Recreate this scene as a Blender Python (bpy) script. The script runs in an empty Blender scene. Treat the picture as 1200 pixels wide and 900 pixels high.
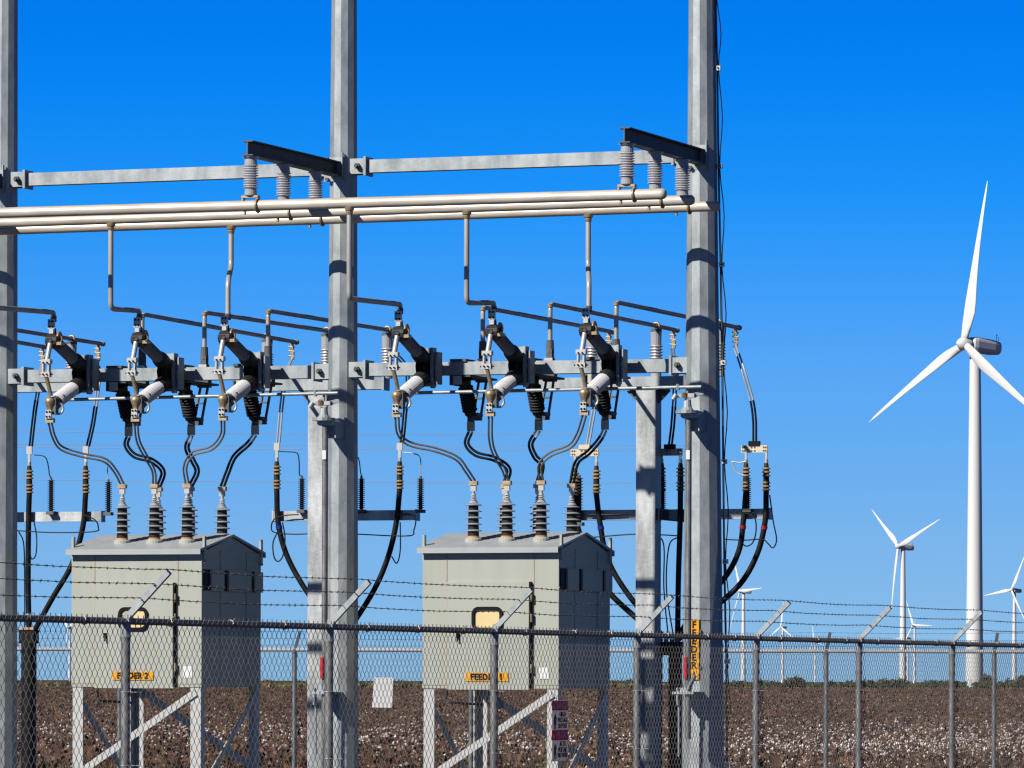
import bpy, math, random
import numpy as np
from mathutils import Vector, Matrix, Euler
random.seed(7); rng = np.random.default_rng(7)
R = math.radians
S = bpy.context.scene
COL = S.collection
# ------------------------------------------------------------------ camera
F = 6500.0; HY = 798.0; EYE = 1.8; ROLL = 0.0026
cam = bpy.data.cameras.new('camera'); cam_o = bpy.data.objects.new('camera', cam); COL.objects.link(cam_o)
cam_o.location = (0, 0, EYE)
cam_o.rotation_euler = (Matrix.Rotation(R(90), 3, 'X') @ Matrix.Rotation(ROLL, 3, 'Z')).to_euler()
cam.sensor_width = 36; cam.lens = F / 1200 * 36; cam.shift_y = (HY - 450) / 1200
cam.clip_start = 1; cam.clip_end = 40000
S.camera = cam_o
S.render.resolution_x = 1024; S.render.resolution_y = 768
# ------------------------------------------------------------------ light
TH = math.atan(0.3594); cT, sT = math.cos(TH), math.sin(TH)
SUN_AZ = TH + R(29); SUN_EL = R(34)          # the sun stands behind the camera, to its left
sdir = Vector((-math.sin(SUN_AZ) * math.cos(SUN_EL), -math.cos(SUN_AZ) * math.cos(SUN_EL), math.sin(SUN_EL)))
sun = bpy.data.lights.new('sun', 'SUN'); sun.energy = 4.9; sun.angle = R(0.5); sun.color = (1, 0.955, 0.88)
sun_o = bpy.data.objects.new('sun', sun); COL.objects.link(sun_o)
sun_o.rotation_euler = (-sdir).to_track_quat('-Z', 'Y').to_euler()
W = bpy.data.worlds.new('World'); S.world = W; W.use_nodes = True
nt = W.node_tree; N = nt.nodes; Lk = nt.links; N.clear()
out = N.new('ShaderNodeOutputWorld'); bg = N.new('ShaderNodeBackground'); Lk.new(bg.outputs[0], out.inputs[0])
tc = N.new('ShaderNodeTexCoord'); sep = N.new('ShaderNodeSeparateXYZ'); Lk.new(tc.outputs['Generated'], sep.inputs[0])
mz = N.new('ShaderNodeMath'); mz.operation = 'MULTIPLY_ADD'; mz.inputs[1].default_value = 5.0; mz.inputs[2].default_value = 0.10
Lk.new(sep.outputs[2], mz.inputs[0])
cb = N.new('ShaderNodeCombineXYZ'); Lk.new(sep.outputs[0], cb.inputs[0]); Lk.new(sep.outputs[1], cb.inputs[1]); Lk.new(mz.outputs[0], cb.inputs[2])
nv = N.new('ShaderNodeVectorMath'); nv.operation = 'NORMALIZE'; Lk.new(cb.outputs[0], nv.inputs[0])
sky = N.new('ShaderNodeTexSky'); sky.sky_type = 'NISHITA'; sky.sun_disc = False
sky.sun_elevation = SUN_EL; sky.sun_rotation = math.atan2(sdir.x, sdir.y)
sky.air_density = 1.0; sky.dust_density = 0.2; sky.ozone_density = 4.0
Lk.new(nv.outputs[0], sky.inputs[0])
bw0 = N.new('ShaderNodeRGBToBW'); Lk.new(sky.outputs[0], bw0.inputs[0]); bw = N.new('ShaderNodeMath'); bw.operation = 'POWER'; bw.inputs[1].default_value = .35; Lk.new(bw0.outputs[0], bw.inputs[0])
# a polarised, very clear autumn sky: brightness from the sky texture, colour deepening steadily with elevation
el = N.new('ShaderNodeMath'); el.operation = 'POWER'; el.use_clamp = True; el.inputs[1].default_value = .5; Lk.new(sep.outputs[2], el.inputs[0])
ramp = N.new('ShaderNodeValToRGB'); cr_ = ramp.color_ramp
SKY = [(0, .283, (.275,.53,.80)), (.0105, .23, (.25,.51,.82)), (.0258, .1746, (.20,.47,.86)), (.0412, .1413, (.14,.43,.90)), (.0566, .113, (.095,.39,.94)), (.072, .096, (.045,.34,.96)),
       (.0874, .0865, (.012,.30,.965)), (.1074, .0742, (.002,.235,.93)), (.123, .0666, (0,.195,.86)), (.2, .055, (.001,.07,.34)), (.3, .05, (.003,.03,.14)), (.45, .044, (.005,.015,.055)), (1, .04, (.006,.011,.03))]
while len(cr_.elements) > 1: cr_.elements.remove(cr_.elements[-1])
for k, (e, b_, c) in enumerate(SKY):
    x = cr_.elements[0] if k == 0 else cr_.elements.new(e**.5)
    x.position = e**.5; x.color = tuple(v/((b_*20)**.35)*10/8*.722 for v in c) + (1,)
Lk.new(el.outputs[0], ramp.inputs[0])
tint = N.new('ShaderNodeVectorMath'); tint.operation = 'SCALE'; Lk.new(ramp.outputs[0], tint.inputs[0])
s8 = N.new('ShaderNodeMath'); s8.operation = 'MULTIPLY'; s8.inputs[1].default_value = 8; Lk.new(bw.outputs[0], s8.inputs[0]); Lk.new(s8.outputs[0], tint.inputs['Scale'])
Lk.new(tint.outputs[0], bg.inputs[0]); bg.inputs[1].default_value = 0.10
S.view_settings.view_transform = 'Standard'; S.view_settings.look = 'None'
S.view_settings.exposure = 0.47     # exposed for the dark steel under a hard sun; S.view_settings.gamma = 1
S.render.engine = 'CYCLES'
try: S.cycles.filter_width = 1.3
except Exception: pass

# ------------------------------------------------------------------ geometry helpers
OY = 55.0                                     # distance to the substation's pole row
def world(a, b, z=0.0):                       # yard frame (a along the beams, b away from us) -> world
    return Vector((a * cT + b * sT, OY - a * sT + b * cT, z))
cr, sr = math.cos(ROLL), math.sin(ROLL)
def ray(px, py):
    x, y = (px - 600) / F, (HY - py) / F
    return Vector((x * cr - y * sr, 1.0, x * sr + y * cr))
def L(px, py, b):                             # the point seen at a picture position, b metres behind the pole row
    d = ray(px, py); n = Vector((sT, cT, 0))
    t = (b + OY * cT) / d.dot(n)
    w = d * t
    a = w.x * cT - (w.y - OY) * sT
    return Vector((a, b, w.z + EYE))
def bsolve(a, px, py=600):
    t = ray(px, py).x
    return (t * (OY - a * sT) - a * cT) / (sT - t * cT)
def LA(px, py, a):
    return L(px, py, bsolve(a, px, py))
def V(*a): return Vector(a)

class MB:
    def __init__(s): s.v = []; s.f = []; s.sm = []; s.mi = []; s.m = 0
    def add(s, vs, fs, smooth=False):
        o = len(s.v); s.v += [tuple(p) for p in vs]
        for f in fs: s.f.append(tuple(i + o for i in f)); s.sm.append(smooth); s.mi.append(s.m)
        return s
    def box(s, lo, hi):
        x0, y0, z0 = lo; x1, y1, z1 = hi
        return s.add([(x0,y0,z0),(x1,y0,z0),(x1,y1,z0),(x0,y1,z0),(x0,y0,z1),(x1,y0,z1),(x1,y1,z1),(x0,y1,z1)],
              [(0,3,2,1),(4,5,6,7),(0,1,5,4),(1,2,6,5),(2,3,7,6),(3,0,4,7)])
    def cbox(s, c, d): return s.box([c[i]-d[i]/2 for i in range(3)], [c[i]+d[i]/2 for i in range(3)])
    def frame(s, d, hint=None):
        d = d.normalized()
        h = hint or (V(0,0,1) if abs(d.z) < .9 else V(0,1,0))
        x = h.cross(d)
        if x.length < 1e-6: x = V(1,0,0).cross(d)
        x.normalize(); y = d.cross(x).normalized()
        return d, x, y
    def bar(s, p, q, w, h, hint=None):        # rectangular bar; w across, h along hint
        p, q = Vector(p), Vector(q); d, x, y = s.frame(q - p, hint)
        c = [(-w/2,-h/2),(w/2,-h/2),(w/2,h/2),(-w/2,h/2)]
        vs = [p + x*i + y*j for i, j in c] + [q + x*i + y*j for i, j in c]
        return s.add(vs, [(3,2,1,0),(4,5,6,7),(0,1,5,4),(1,2,6,5),(2,3,7,6),(3,0,4,7)])
    def tube(s, pts, r, n=8, cap=True, r2=None, smooth=True):
        pts = [Vector(p) for p in pts]; k = len(pts); vs = []; x = None
        for i, p in enumerate(pts):
            d = (pts[min(i+1, k-1)] - pts[max(i-1, 0)]).normalized()
            if x is None: d, x, y = s.frame(d)
            else:
                x = (x - d * x.dot(d)).normalized(); y = d.cross(x)
            rr = r if r2 is None else r + (r2 - r) * i / (k - 1)
            if isinstance(r, (list, tuple)): rr = r[i]
            for j in range(n):
                t = 2*math.pi*j/n; vs.append(p + x*(rr*math.cos(t)) + y*(rr*math.sin(t)))
        fs = [(i*n+j, i*n+(j+1)%n, (i+1)*n+(j+1)%n, (i+1)*n+j) for i in range(k-1) for j in range(n)]
        s.add(vs, fs, smooth)
        if cap:
            s.add(vs[:n], [tuple(reversed(range(n)))]); s.add(vs[-n:], [tuple(range(n))])
        return s
    def lathe(s, p, q, prof, n=14, smooth=False, rot=0):   # prof: (t 0..1, r)
        p, q = Vector(p), Vector(q); d = q - p; dn, x, y = s.frame(d); k = len(prof); vs = []
        for t, r in prof:
            c = p + d*t
            for j in range(n):
                a = 2*math.pi*j/n + rot; vs.append(c + x*(r*math.cos(a)) + y*(r*math.sin(a)))
        fs = [(i*n+j, i*n+(j+1)%n, (i+1)*n+(j+1)%n, (i+1)*n+j) for i in range(k-1) for j in range(n)]
        s.add(vs, fs, smooth); s.add(vs[:n], [tuple(reversed(range(n)))]); return s.add(vs[-n:], [tuple(range(n))])
    def sheds(s, p, q, n, rc, rs, seg=16, flat=.35):       # stacked skirts on a core
        prof = [(0, rc)]
        for i in range(n):
            t0 = (i + .10) / n; t1 = (i + .10 + .55*(1-flat)) / n; t2 = (i + .72) / n
            prof += [(t0, rc), (t1, rs), (t2, rs*.97), (t2 + .06/n, rc*1.06)]
        prof.append((1, rc))
        return s.lathe(p, q, prof, seg, False)
    def poly(s, pts2, z0, z1, M):             # extruded outline; M maps (x,y,z)->point
        n = len(pts2); vs = [M(x, y, z0) for x, y in pts2] + [M(x, y, z1) for x, y in pts2]
        return s.add(vs, [tuple(reversed(range(n))), tuple(range(n, 2*n))] + [(i, (i+1)%n, n+(i+1)%n, n+i) for i in range(n)])
    def ball(s, c, r, n=10, m=6, sc=(1,1,1)):
        c = Vector(c); vs = []; 
        for i in range(m+1):
            ph = math.pi*i/m
            for j in range(n):
                t = 2*math.pi*j/n
                vs.append(c + V(r*sc[0]*math.sin(ph)*math.cos(t), r*sc[1]*math.sin(ph)*math.sin(t), r*sc[2]*math.cos(ph)))
        return s.add(vs, [(i*n+j, (i+1)*n+j, (i+1)*n+(j+1)%n, i*n+(j+1)%n) for i in range(m) for j in range(n)], True)
    def mesh(s, name, mats, org=(0,0,0)):
        me = bpy.data.meshes.new(name)
        o = Vector(org); me.from_pydata([tuple(Vector(p) - o) for p in s.v], [], s.f)
        me.polygons.foreach_set('use_smooth', s.sm); me.polygons.foreach_set('material_index', s.mi)
        for m in (mats if isinstance(mats, (list, tuple)) else [mats]): me.materials.append(m)
        me.update(); return me

def smooth_path(pts, n=6):
    pts = [Vector(p) for p in pts]; P = [pts[0]*2 - pts[1]] + pts + [pts[-1]*2 - pts[-2]]; o = []
    for i in range(1, len(P)-2):
        for k in range(n):
            t = k/n; a, b, c, d = P[i-1], P[i], P[i+1], P[i+2]
            o.append(.5*((2*b) + (c-a)*t + (2*a-5*b+4*c-d)*t*t + (3*b-a-3*c+d)*t**3))
    o.append(pts[-1]); return o
def fillet(pts, r=.09, n=5):
    pts = [Vector(p) for p in pts]; o = [pts[0]]
    for i in range(1, len(pts)-1):
        p = pts[i]; a = (pts[i-1]-p); b = (pts[i+1]-p); rr = min(r, a.length*.45, b.length*.45)
        A = p + a.normalized()*rr; B = p + b.normalized()*rr
        for k in range(n+1):
            t = k/n; o.append(A*(1-t)**2 + p*2*t*(1-t) + B*t*t)
    o.append(pts[-1]); return o

# things: an Empty in the yard frame whose parts keep yard coordinates in their mesh
def props(o, label=None, cat=None, group=None, kind=None):
    for k, v in (('label', label), ('category', cat), ('group', group), ('kind', kind)):
        if v: o[k] = v
    return o
def thing(name, label, cat, loc=(0,0,0), group=None, yard=True):
    o = bpy.data.objects.new(name, None); COL.objects.link(o); o.empty_display_size = .2
    loc = Vector(loc)
    if yard: o.location = world(*loc); o.rotation_euler = (0, 0, -TH)
    else: o.location = loc
    ORG[o.name] = loc.copy()
    return props(o, label, cat, group)
ORG = {}
def org_of(o):
    while o.parent: o = o.parent
    return ORG[o.name]
def part(mb, name, parent, mat, label=None, kind=None):
    o = bpy.data.objects.new(name, mb.mesh(name, mat, org_of(parent))); COL.objects.link(o); o.parent = parent
    return props(o, label, None, None, kind)
def solo(mb, name, label, cat, mat, loc, group=None, kind=None, yard=True):
    loc = Vector(loc)
    o = bpy.data.objects.new(name, mb.mesh(name, mat, loc)); COL.objects.link(o)
    if yard: o.location = world(*loc); o.rotation_euler = (0, 0, -TH)
    else: o.location = loc
    ORG[o.name] = loc.copy()
    return props(o, label, cat, group, kind)
def kids(o): return KIDS.get(o.name, [])
def copy_tree(o, parent=None):
    c = o.copy(); COL.objects.link(c)
    if parent: c.parent = parent; c.matrix_parent_inverse = o.matrix_parent_inverse.copy()
    for ch in [x for x in list(o.children)]: copy_tree(ch, c)
    return c
def dup(o, loc, label, group=None, yard=True):
    bpy.context.view_layer.update()
    c = copy_tree(o); c.location = world(*loc) if yard else Vector(loc); c['label'] = label; ORG[c.name] = Vector(loc)
    if group: c['group'] = group
    return c

# ------------------------------------------------------------------ materials
def mat(name, col, rough=.6, metal=0, noise=None, bump=None, spec=None, coat=0):
    col = tuple(v*.72 for v in col)
    if noise: noise = (noise[0], tuple(v*.72 for v in noise[1])) + tuple(noise[2:])
    m = bpy.data.materials.new(name); m.use_nodes = True; t = m.node_tree; b = t.nodes['Principled BSDF']
    b.inputs['Base Color'].default_value = (*col, 1); b.inputs['Roughness'].default_value = rough; b.inputs['Metallic'].default_value = metal
    if spec is not None: b.inputs['Specular IOR Level'].default_value = spec
    if spec is None and not metal: b.inputs['Specular IOR Level'].default_value = .25
    if coat: b.inputs['Coat Weight'].default_value = coat
    tc = t.nodes.new('ShaderNodeTexCoord')
    if noise:                                 # (scale, colour2, low, high, stretch)
        sc, c2, lo, hi, st = noise
        mp = t.nodes.new('ShaderNodeMapping'); mp.inputs['Scale'].default_value = st
        n = t.nodes.new('ShaderNodeTexNoise'); n.inputs['Scale'].default_value = sc; n.inputs['Detail'].default_value = 7; n.inputs['Roughness'].default_value = .62
        r = t.nodes.new('ShaderNodeValToRGB'); r.color_ramp.elements[0].position = lo; r.color_ramp.elements[1].position = hi
        r.color_ramp.elements[0].color = (*col, 1); r.color_ramp.elements[1].color = (*c2, 1)
        t.links.new(tc.outputs['Object'], mp.inputs[0]); t.links.new(mp.outputs[0], n.inputs['Vector'])
        t.links.new(n.outputs[0], r.inputs[0]); t.links.new(r.outputs[0], b.inputs['Base Color'])
        rr = t.nodes.new('ShaderNodeMapRange'); rr.inputs[3].default_value = max(.05, rough-.1); rr.inputs[4].default_value = min(1, rough+.14)
        t.links.new(n.outputs[0], rr.inputs[0]); t.links.new(rr.outputs[0], b.inputs['Roughness'])
    if bump:
        n2 = t.nodes.new('ShaderNodeTexNoise'); n2.inputs['Scale'].default_value = bump[0]; n2.inputs['Detail'].default_value = 4
        t.links.new(tc.outputs['Object'], n2.inputs['Vector'])
        bp = t.nodes.new('ShaderNodeBump'); bp.inputs['Strength'].default_value = bump[1]; bp.inputs['Distance'].default_value = bump[2]
        t.links.new(n2.outputs[0], bp.inputs['Height']); t.links.new(bp.outputs[0], b.inputs['Normal'])
    return m
I3 = (1,1,1)
M = dict(
 galv=mat('galvanised_steel', (.27,.30,.315), .52, .42, (6, (.46,.50,.51), .34, .64, (1,1,.4)), (26,.25,.004)),
 galv2=mat('galvanised_steel_streaked', (.30,.32,.325), .48, .45, (4.2, (.62,.64,.64), .38, .62, (1,1,.22)), (18,.35,.006)),
 galvpost=mat('galvanised_pipe', (.15,.155,.155), .5, .45, (18, (.31,.315,.31), .35, .65, (1,1,.3)), (60,.3,.002)),
 galvdark=mat('weathered_steel_beam', (.07,.073,.08), .62, .15, (7, (.14,.14,.14), .35, .7, I3), (30,.3,.003)),
 alu=mat('aluminium_tube', (.56,.475,.37), .36, .15, (3.5, (.74,.67,.57), .3, .58, (.5,.5,2)), (50,.12,.002), .6),
 alur=mat('aluminium_riser', (.40,.37,.335), .42, .2, (6, (.56,.53,.49), .35, .65, (1,1,.3))),
 bronze=mat('bronze_fitting', (.42,.30,.17), .45, .6, (22, (.58,.46,.30), .35, .7, I3), (60,.3,.002)),
 tin=mat('tinned_plate', (.62,.60,.56), .42, .45, (14, (.46,.42,.36), .45, .75, I3)),
 tan=mat('tan_bus_pad', (.66,.55,.38), .55, .2, (9, (.76,.68,.52), .35, .7, I3)),
 porc=mat('grey_porcelain', (.37,.37,.385), .28, 0, (6, (.44,.44,.45), .3, .7, I3), None, .6),
 porcl=mat('light_grey_porcelain', (.56,.55,.56), .3, 0, (6, (.58,.57,.57), .3, .7, I3), None, .6),
 porc_shade=mat('porcelain_painted_shade', (.20,.20,.205), .35, 0, (6, (.25,.25,.255), .3, .7, I3), None, .3),  # porcelain darkened in colour for the shade on the upper switch insulators
 porcw=mat('pale_porcelain', (.66,.65,.67), .3, 0, (6, (.72,.71,.72), .3, .7, I3), None, .4),
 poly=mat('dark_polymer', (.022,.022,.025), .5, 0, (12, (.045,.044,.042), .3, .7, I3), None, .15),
 rubber=mat('black_cable_jacket', (.007,.007,.008), .42, 0, (8, (.018,.018,.018), .4, .7, I3), None, .2),
 skirt=mat('tan_skirt', (.42,.27,.11), .5, 0, (20, (.30,.18,.07), .35, .7, I3)),
 white=mat('white_plastic', (.78,.78,.76), .45),
 wire=mat('grey_strand', (.20,.185,.17), .5, .4, (30, (.30,.28,.26), .3, .7, I3)),
 wirew=mat('bright_strand', (.62,.60,.58), .45, .3, (30, (.45,.44,.42), .3, .7, I3)),
 paint=mat('grey_green_enclosure_paint', (.44,.455,.395), .42, 0, (2.2, (.485,.50,.44), .3, .68, (2.5,2.5,.3)), (40,.06,.001), .08),
 paintd=mat('enclosure_shadow_gap', (.03,.03,.03), .6),
 roofp=mat('grey_roof_paint', (.42,.45,.47), .35, 0, (2.5, (.50,.52,.53), .3, .7, (1,1,1)), (40,.06,.001)),
 legp=mat('grey_leg_paint', (.50,.51,.49), .5, .1, (7, (.58,.58,.56), .3, .7, I3)),
 rust=mat('rust_seam', (.50,.27,.10), .8, 0, (25, (.44,.44,.38), .45, .6, (1,1,.5))),
 ring=mat('orange_gasket', (.60,.27,.09), .7, 0, (20, (.50,.45,.38), .45, .7, I3)),
 yellow=mat('cream_window_panel', (.80,.62,.30), .35, 0, (3, (.84,.68,.36), .3, .7, I3)),
 black=mat('black_paint', (.006,.006,.007), .5, 0, (15, (.014,.014,.014), .4, .7, I3), None, .12),
 orange=mat('orange_sign_face', (.86,.40,.01), .45, 0, (8, (.80,.35,.01), .4, .8, I3)),
 red=mat('red_grip', (.62,.015,.03), .45, 0, (20, (.75,.10,.10), .5, .8, I3)),
 signred=mat('sign_red', (.62,.03,.03), .45, 0, (9, (.42,.04,.04), .4, .8, I3)),
 signwhite=mat('sign_white', (.80,.74,.76), .45, 0, (9, (.70,.64,.66), .4, .8, I3)),
 sheet=mat('white_sheet', (.84,.84,.83), .6, 0, (3, (.78,.78,.77), .4, .7, I3)),
 mesh=mat('chain_link_wire', (.15,.135,.12), .5, .3, (9, (.26,.235,.21), .35, .7, I3)),
  brightrail=mat('bright_new_galvanised_rail', (.70,.69,.70), .35, .1, (9, (.60,.60,.60), .35, .7, (.3,1,1))),
 barb=mat('barbed_wire_steel', (.10,.085,.075), .6, .4, (14, (.20,.15,.12), .4, .7, I3)),
 tower=mat('turbine_white', (.80,.80,.79), .42, 0, (.5, (.77,.775,.77), .3, .7, (1,1,.15))),
 nac=mat('nacelle_grey', (.66,.67,.69), .4, 0, (.3, (.72,.72,.73), .3, .7, I3)),
)
def translucent(m, k):
    t = m.node_tree; b = t.nodes['Principled BSDF']; o = t.nodes['Material Output']; tr = t.nodes.new('ShaderNodeBsdfTranslucent'); mx = t.nodes.new('ShaderNodeMixShader'); mx.inputs[0].default_value = k
    src = b.inputs['Base Color'].links[0].from_socket; t.links.new(src, tr.inputs[0]); t.links.new(b.outputs[0], mx.inputs[1]); t.links.new(tr.outputs[0], mx.inputs[2]); t.links.new(mx.outputs[0], o.inputs[0])
translucent(M['signwhite'], .7); translucent(M['signred'], .7)       # thin plastic sheet, the sun glows through from behind
# ------------------------------------------------------------------ ground, field
def ground_mat():
    m = bpy.data.materials.new('field_soil'); m.use_nodes = True; t = m.node_tree; b = t.nodes['Principled BSDF']; b.inputs['Roughness'].default_value = .95
    b.inputs['Specular IOR Level'].default_value = .1
    tc = t.nodes.new('ShaderNodeTexCoord')
    def noise(s, d=6, sc=(1,1,1)):
        mp = t.nodes.new('ShaderNodeMapping'); mp.inputs['Scale'].default_value = sc
        n = t.nodes.new('ShaderNodeTexNoise'); n.inputs['Scale'].default_value = s; n.inputs['Detail'].default_value = d; n.inputs['Roughness'].default_value = .7
        t.links.new(tc.outputs['Object'], mp.inputs[0]); t.links.new(mp.outputs[0], n.inputs['Vector']); return n
    def ramp(src, els):
        r = t.nodes.new('ShaderNodeValToRGB'); e = r.color_ramp.elements
        e[0].position, e[0].color = els[0][0], (*els[0][1], 1); e[1].position, e[1].color = els[1][0], (*els[1][1], 1)
        for p, c in els[2:]: x = e.new(p); x.color = (*c, 1)
        t.links.new(src.outputs[0], r.inputs[0]); return r
    base = ramp(noise(.9, 8), [(.33, (.034,.018,.012)), (.66, (.09,.050,.034))])
    big = ramp(noise(.02, 4, (3, 1, 1)), [(.35, (.65,.62,.6)), (.65, (1.1,1.0,.98))])
    mx = t.nodes.new('ShaderNodeMix'); mx.data_type = 'RGBA'; mx.blend_type = 'MULTIPLY'; mx.inputs[0].default_value = 1
    t.links.new(base.outputs[0], mx.inputs[6]); t.links.new(big.outputs[0], mx.inputs[7])
    fl = ramp(noise(5.5, 2), [(.70, (0,0,0)), (.74, (1,1,1))])
    m2 = t.nodes.new('ShaderNodeMix'); m2.data_type = 'RGBA'; m2.inputs[7].default_value = (.36,.30,.26,1)
    t.links.new(fl.outputs[0], m2.inputs[0]); t.links.new(mx.outputs[2], m2.inputs[6]); t.links.new(m2.outputs[2], b.inputs['Base Color'])
    return m
mb = MB()
xs = [-14000, -3000, -800, -200, -60, 60, 200, 800, 3000, 14000]; ys = [-200, 40, 95, 200, 500, 1300, 4000, 30000]
mb.add([(x, y, 0) for y in ys for x in xs], [(j*10+i, j*10+i+1, (j+1)*10+i+1, (j+1)*10+i) for j in range(7) for i in range(9)])
solo(mb, 'ground', None, None, ground_mat(), (0,0,0), kind='structure', yard=False)
M['gravel'] = mat('yard_gravel', (.025,.022,.020), .95, 0, (12, (.055,.05,.045), .3, .7, I3), (60,.6,.02))
mb = MB(); q = [world(-40,-17,.03), world(5.45,-40,.03), world(5.45,40,.03), world(-40,40,.03)]
mb.add([tuple(p) for p in q], [(0,1,2,3)])
solo(mb, 'gravel_yard', None, None, M['gravel'], (0,0,0), kind='structure', yard=False)

def cloud(name, tris, mats, idx, label, cat):          # many small faces, one mesh
    n = len(tris); me = bpy.data.meshes.new(name); me.vertices.add(n*3); me.loops.add(n*3); me.polygons.add(n)
    me.vertices.foreach_set('co', tris.reshape(-1)); me.loops.foreach_set('vertex_index', np.arange(n*3, dtype=np.int32))
    me.polygons.foreach_set('loop_start', np.arange(0, n*3, 3, dtype=np.int32)); me.polygons.foreach_set('loop_total', np.full(n, 3, dtype=np.int32))
    me.polygons.foreach_set('material_index', idx.astype(np.int32))
    for m in mats: me.materials.append(m)
    me.update(calc_edges=True); me.validate()
    o = bpy.data.objects.new(name, me); COL.objects.link(o); return props(o, label, cat, None, 'stuff')
def leaf_tris(c, s, n, spread, h, flat=1.0):           # n random leaf-sized triangles round each centre
    k = len(c); cc = np.repeat(c, n, 0) + rng.normal(size=(k*n, 3)) * np.array([spread, spread, 0]) ; 
    cc[:, 2] += rng.random(k*n) * h
    ss = np.repeat(s, n)[:, None, None]
    return cc[:, None, :] + rng.normal(size=(k*n, 3, 3)) * ss * np.array([1, 1, flat])
OCT = np.array([[1,0,0],[-1,0,0],[0,1,0],[0,-1,0],[0,0,1],[0,0,-1]], float)
OF = np.array([[0,2,4],[2,1,4],[1,3,4],[3,0,4],[2,0,5],[1,2,5],[3,1,5],[0,3,5]])
def octas(c, r):
    k = len(c); j = 1 + .35*rng.normal(size=(k, 6, 1))
    v = c[:, None, :] + OCT[None]*j*r[:, None, None]
    return v[:, OF, :].reshape(-1, 3, 3)
M['stalk1'] = mat('dry_cotton_stalk_brown', (.115,.058,.035), .9); M['stalk2'] = mat('dry_cotton_leaf_rust', (.22,.12,.076), .9)
M['stalk3'] = mat('dark_stalk', (.055,.034,.025), .9); M['boll'] = mat('cotton_boll', (.78,.68,.61), .95)
M['boll2'] = mat('weathered_cotton', (.42,.33,.29), .95)
def patchy(x, y, f):                                    # cheap smooth noise for density
    return .5 + .25*np.sin(x*f*1.3 + 1.7*np.sin(y*f*.23)) + .25*np.sin(y*f*.31 + 2.1*np.sin(x*f*.9 + 1))
T = []; I = []
def spread(n, d0, d1, p=1.0, hw=.118):
    d = d0 + (d1 - d0) * rng.random(n)**p
    x = (rng.random(n)*2 - 1) * hw * d * 1.12; return x, d
for n, d0, d1, p, sz, nl, hgt, nb, br in ((14500, 94, 230, 1.0, .040, 20, .55, 2.0, .026), (24000, 230, 480, 1.05, .06, 10, .55, .16, .028), (28000, 480, 1180, 1.2, .11, 6, .5, .04, .04)):
    x, d = spread(n, d0, d1, p)
    row = np.round(x/1.02)*1.02 if d0 < 200 else x
    x = row + rng.normal(size=n)*.12
    c = np.stack([x, d, np.zeros(n)], 1); s = sz*(.6 + .8*rng.random(n))
    t = leaf_tris(c, s, nl, .22 if d0 < 400 else .5, hgt); t[:, :, 2] = np.maximum(t[:, :, 2], .01)
    T.append(t); I.append(rng.choice([0,0,0,1,1,2], len(t)))
    dens = np.clip(patchy(x, d, .16 if d0 < 200 else .05)*1.9 - .25, .12, 1.7) * (np.clip(1.75 - (d - 94)/45, .28, 1.35) if d0 < 200 else 1)
    cnt = rng.poisson(nb * dens)
    cb_ = np.repeat(c, cnt, 0); cb_ = cb_ + rng.normal(size=cb_.shape)*np.array([.22,.25,0]); cb_[:, 2] = .22 + rng.random(len(cb_))*hgt*.85
    r = br*(.6 + .8*rng.random(len(cb_))); o = octas(cb_, r); T.append(o); I.append(np.repeat(rng.choice([3,3,3,4,4], len(cb_)), 8))
cloud('cotton_field', np.concatenate(T), [M['stalk1'], M['stalk2'], M['stalk3'], M['boll'], M['boll2']], np.concatenate(I),
      'dry brown cotton field with scattered white bolls beyond the yard', 'cotton field')
# weeds at the field's near edge
M['grass1'] = mat('olive_grass', (.12,.115,.04), .9); M['grass2'] = mat('dry_yellow_grass', (.30,.22,.08), .9); M['grass3'] = mat('dark_green_weed', (.028,.04,.014), .9)
M['flower'] = mat('orange_weed', (.45,.20,.03), .9)
def blades(c, h, w):
    k = len(c); a = rng.random(k)*6.283; dx = np.stack([np.cos(a), np.sin(a), 0*a], 1)*w[:, None]
    tip = c + np.stack([rng.normal(size=k)*h*.35, rng.normal(size=k)*h*.35, h], 1)
    return np.stack([c - dx, c + dx, tip], 1)
n = 20000; x, d = spread(n, 94, 109, 1.0); kk = patchy(x, d, .35) > .42 + (x > -3)*.2
x, d = x[kk], d[kk]; c = np.stack([x, d, 0*x], 1); n = len(x)
fade = np.clip((112 - d)/8, .4, 1)
t = blades(c, (.22 + .35*rng.random(n))*(.5 + fade*.4), .008 + .012*rng.random(n)); pa = patchy(x, d, .3)
idx = np.where(rng.random(n) < .35, 1, np.where(pa > .55, 0, 2)); idx = np.where((rng.random(n) < .03), 3, idx)
cloud('weedy_grass', t, [M['grass1'], M['grass2'], M['grass3'], M['flower']], idx, 'green and straw coloured weeds along the near edge of the cotton field', 'grass')
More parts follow.
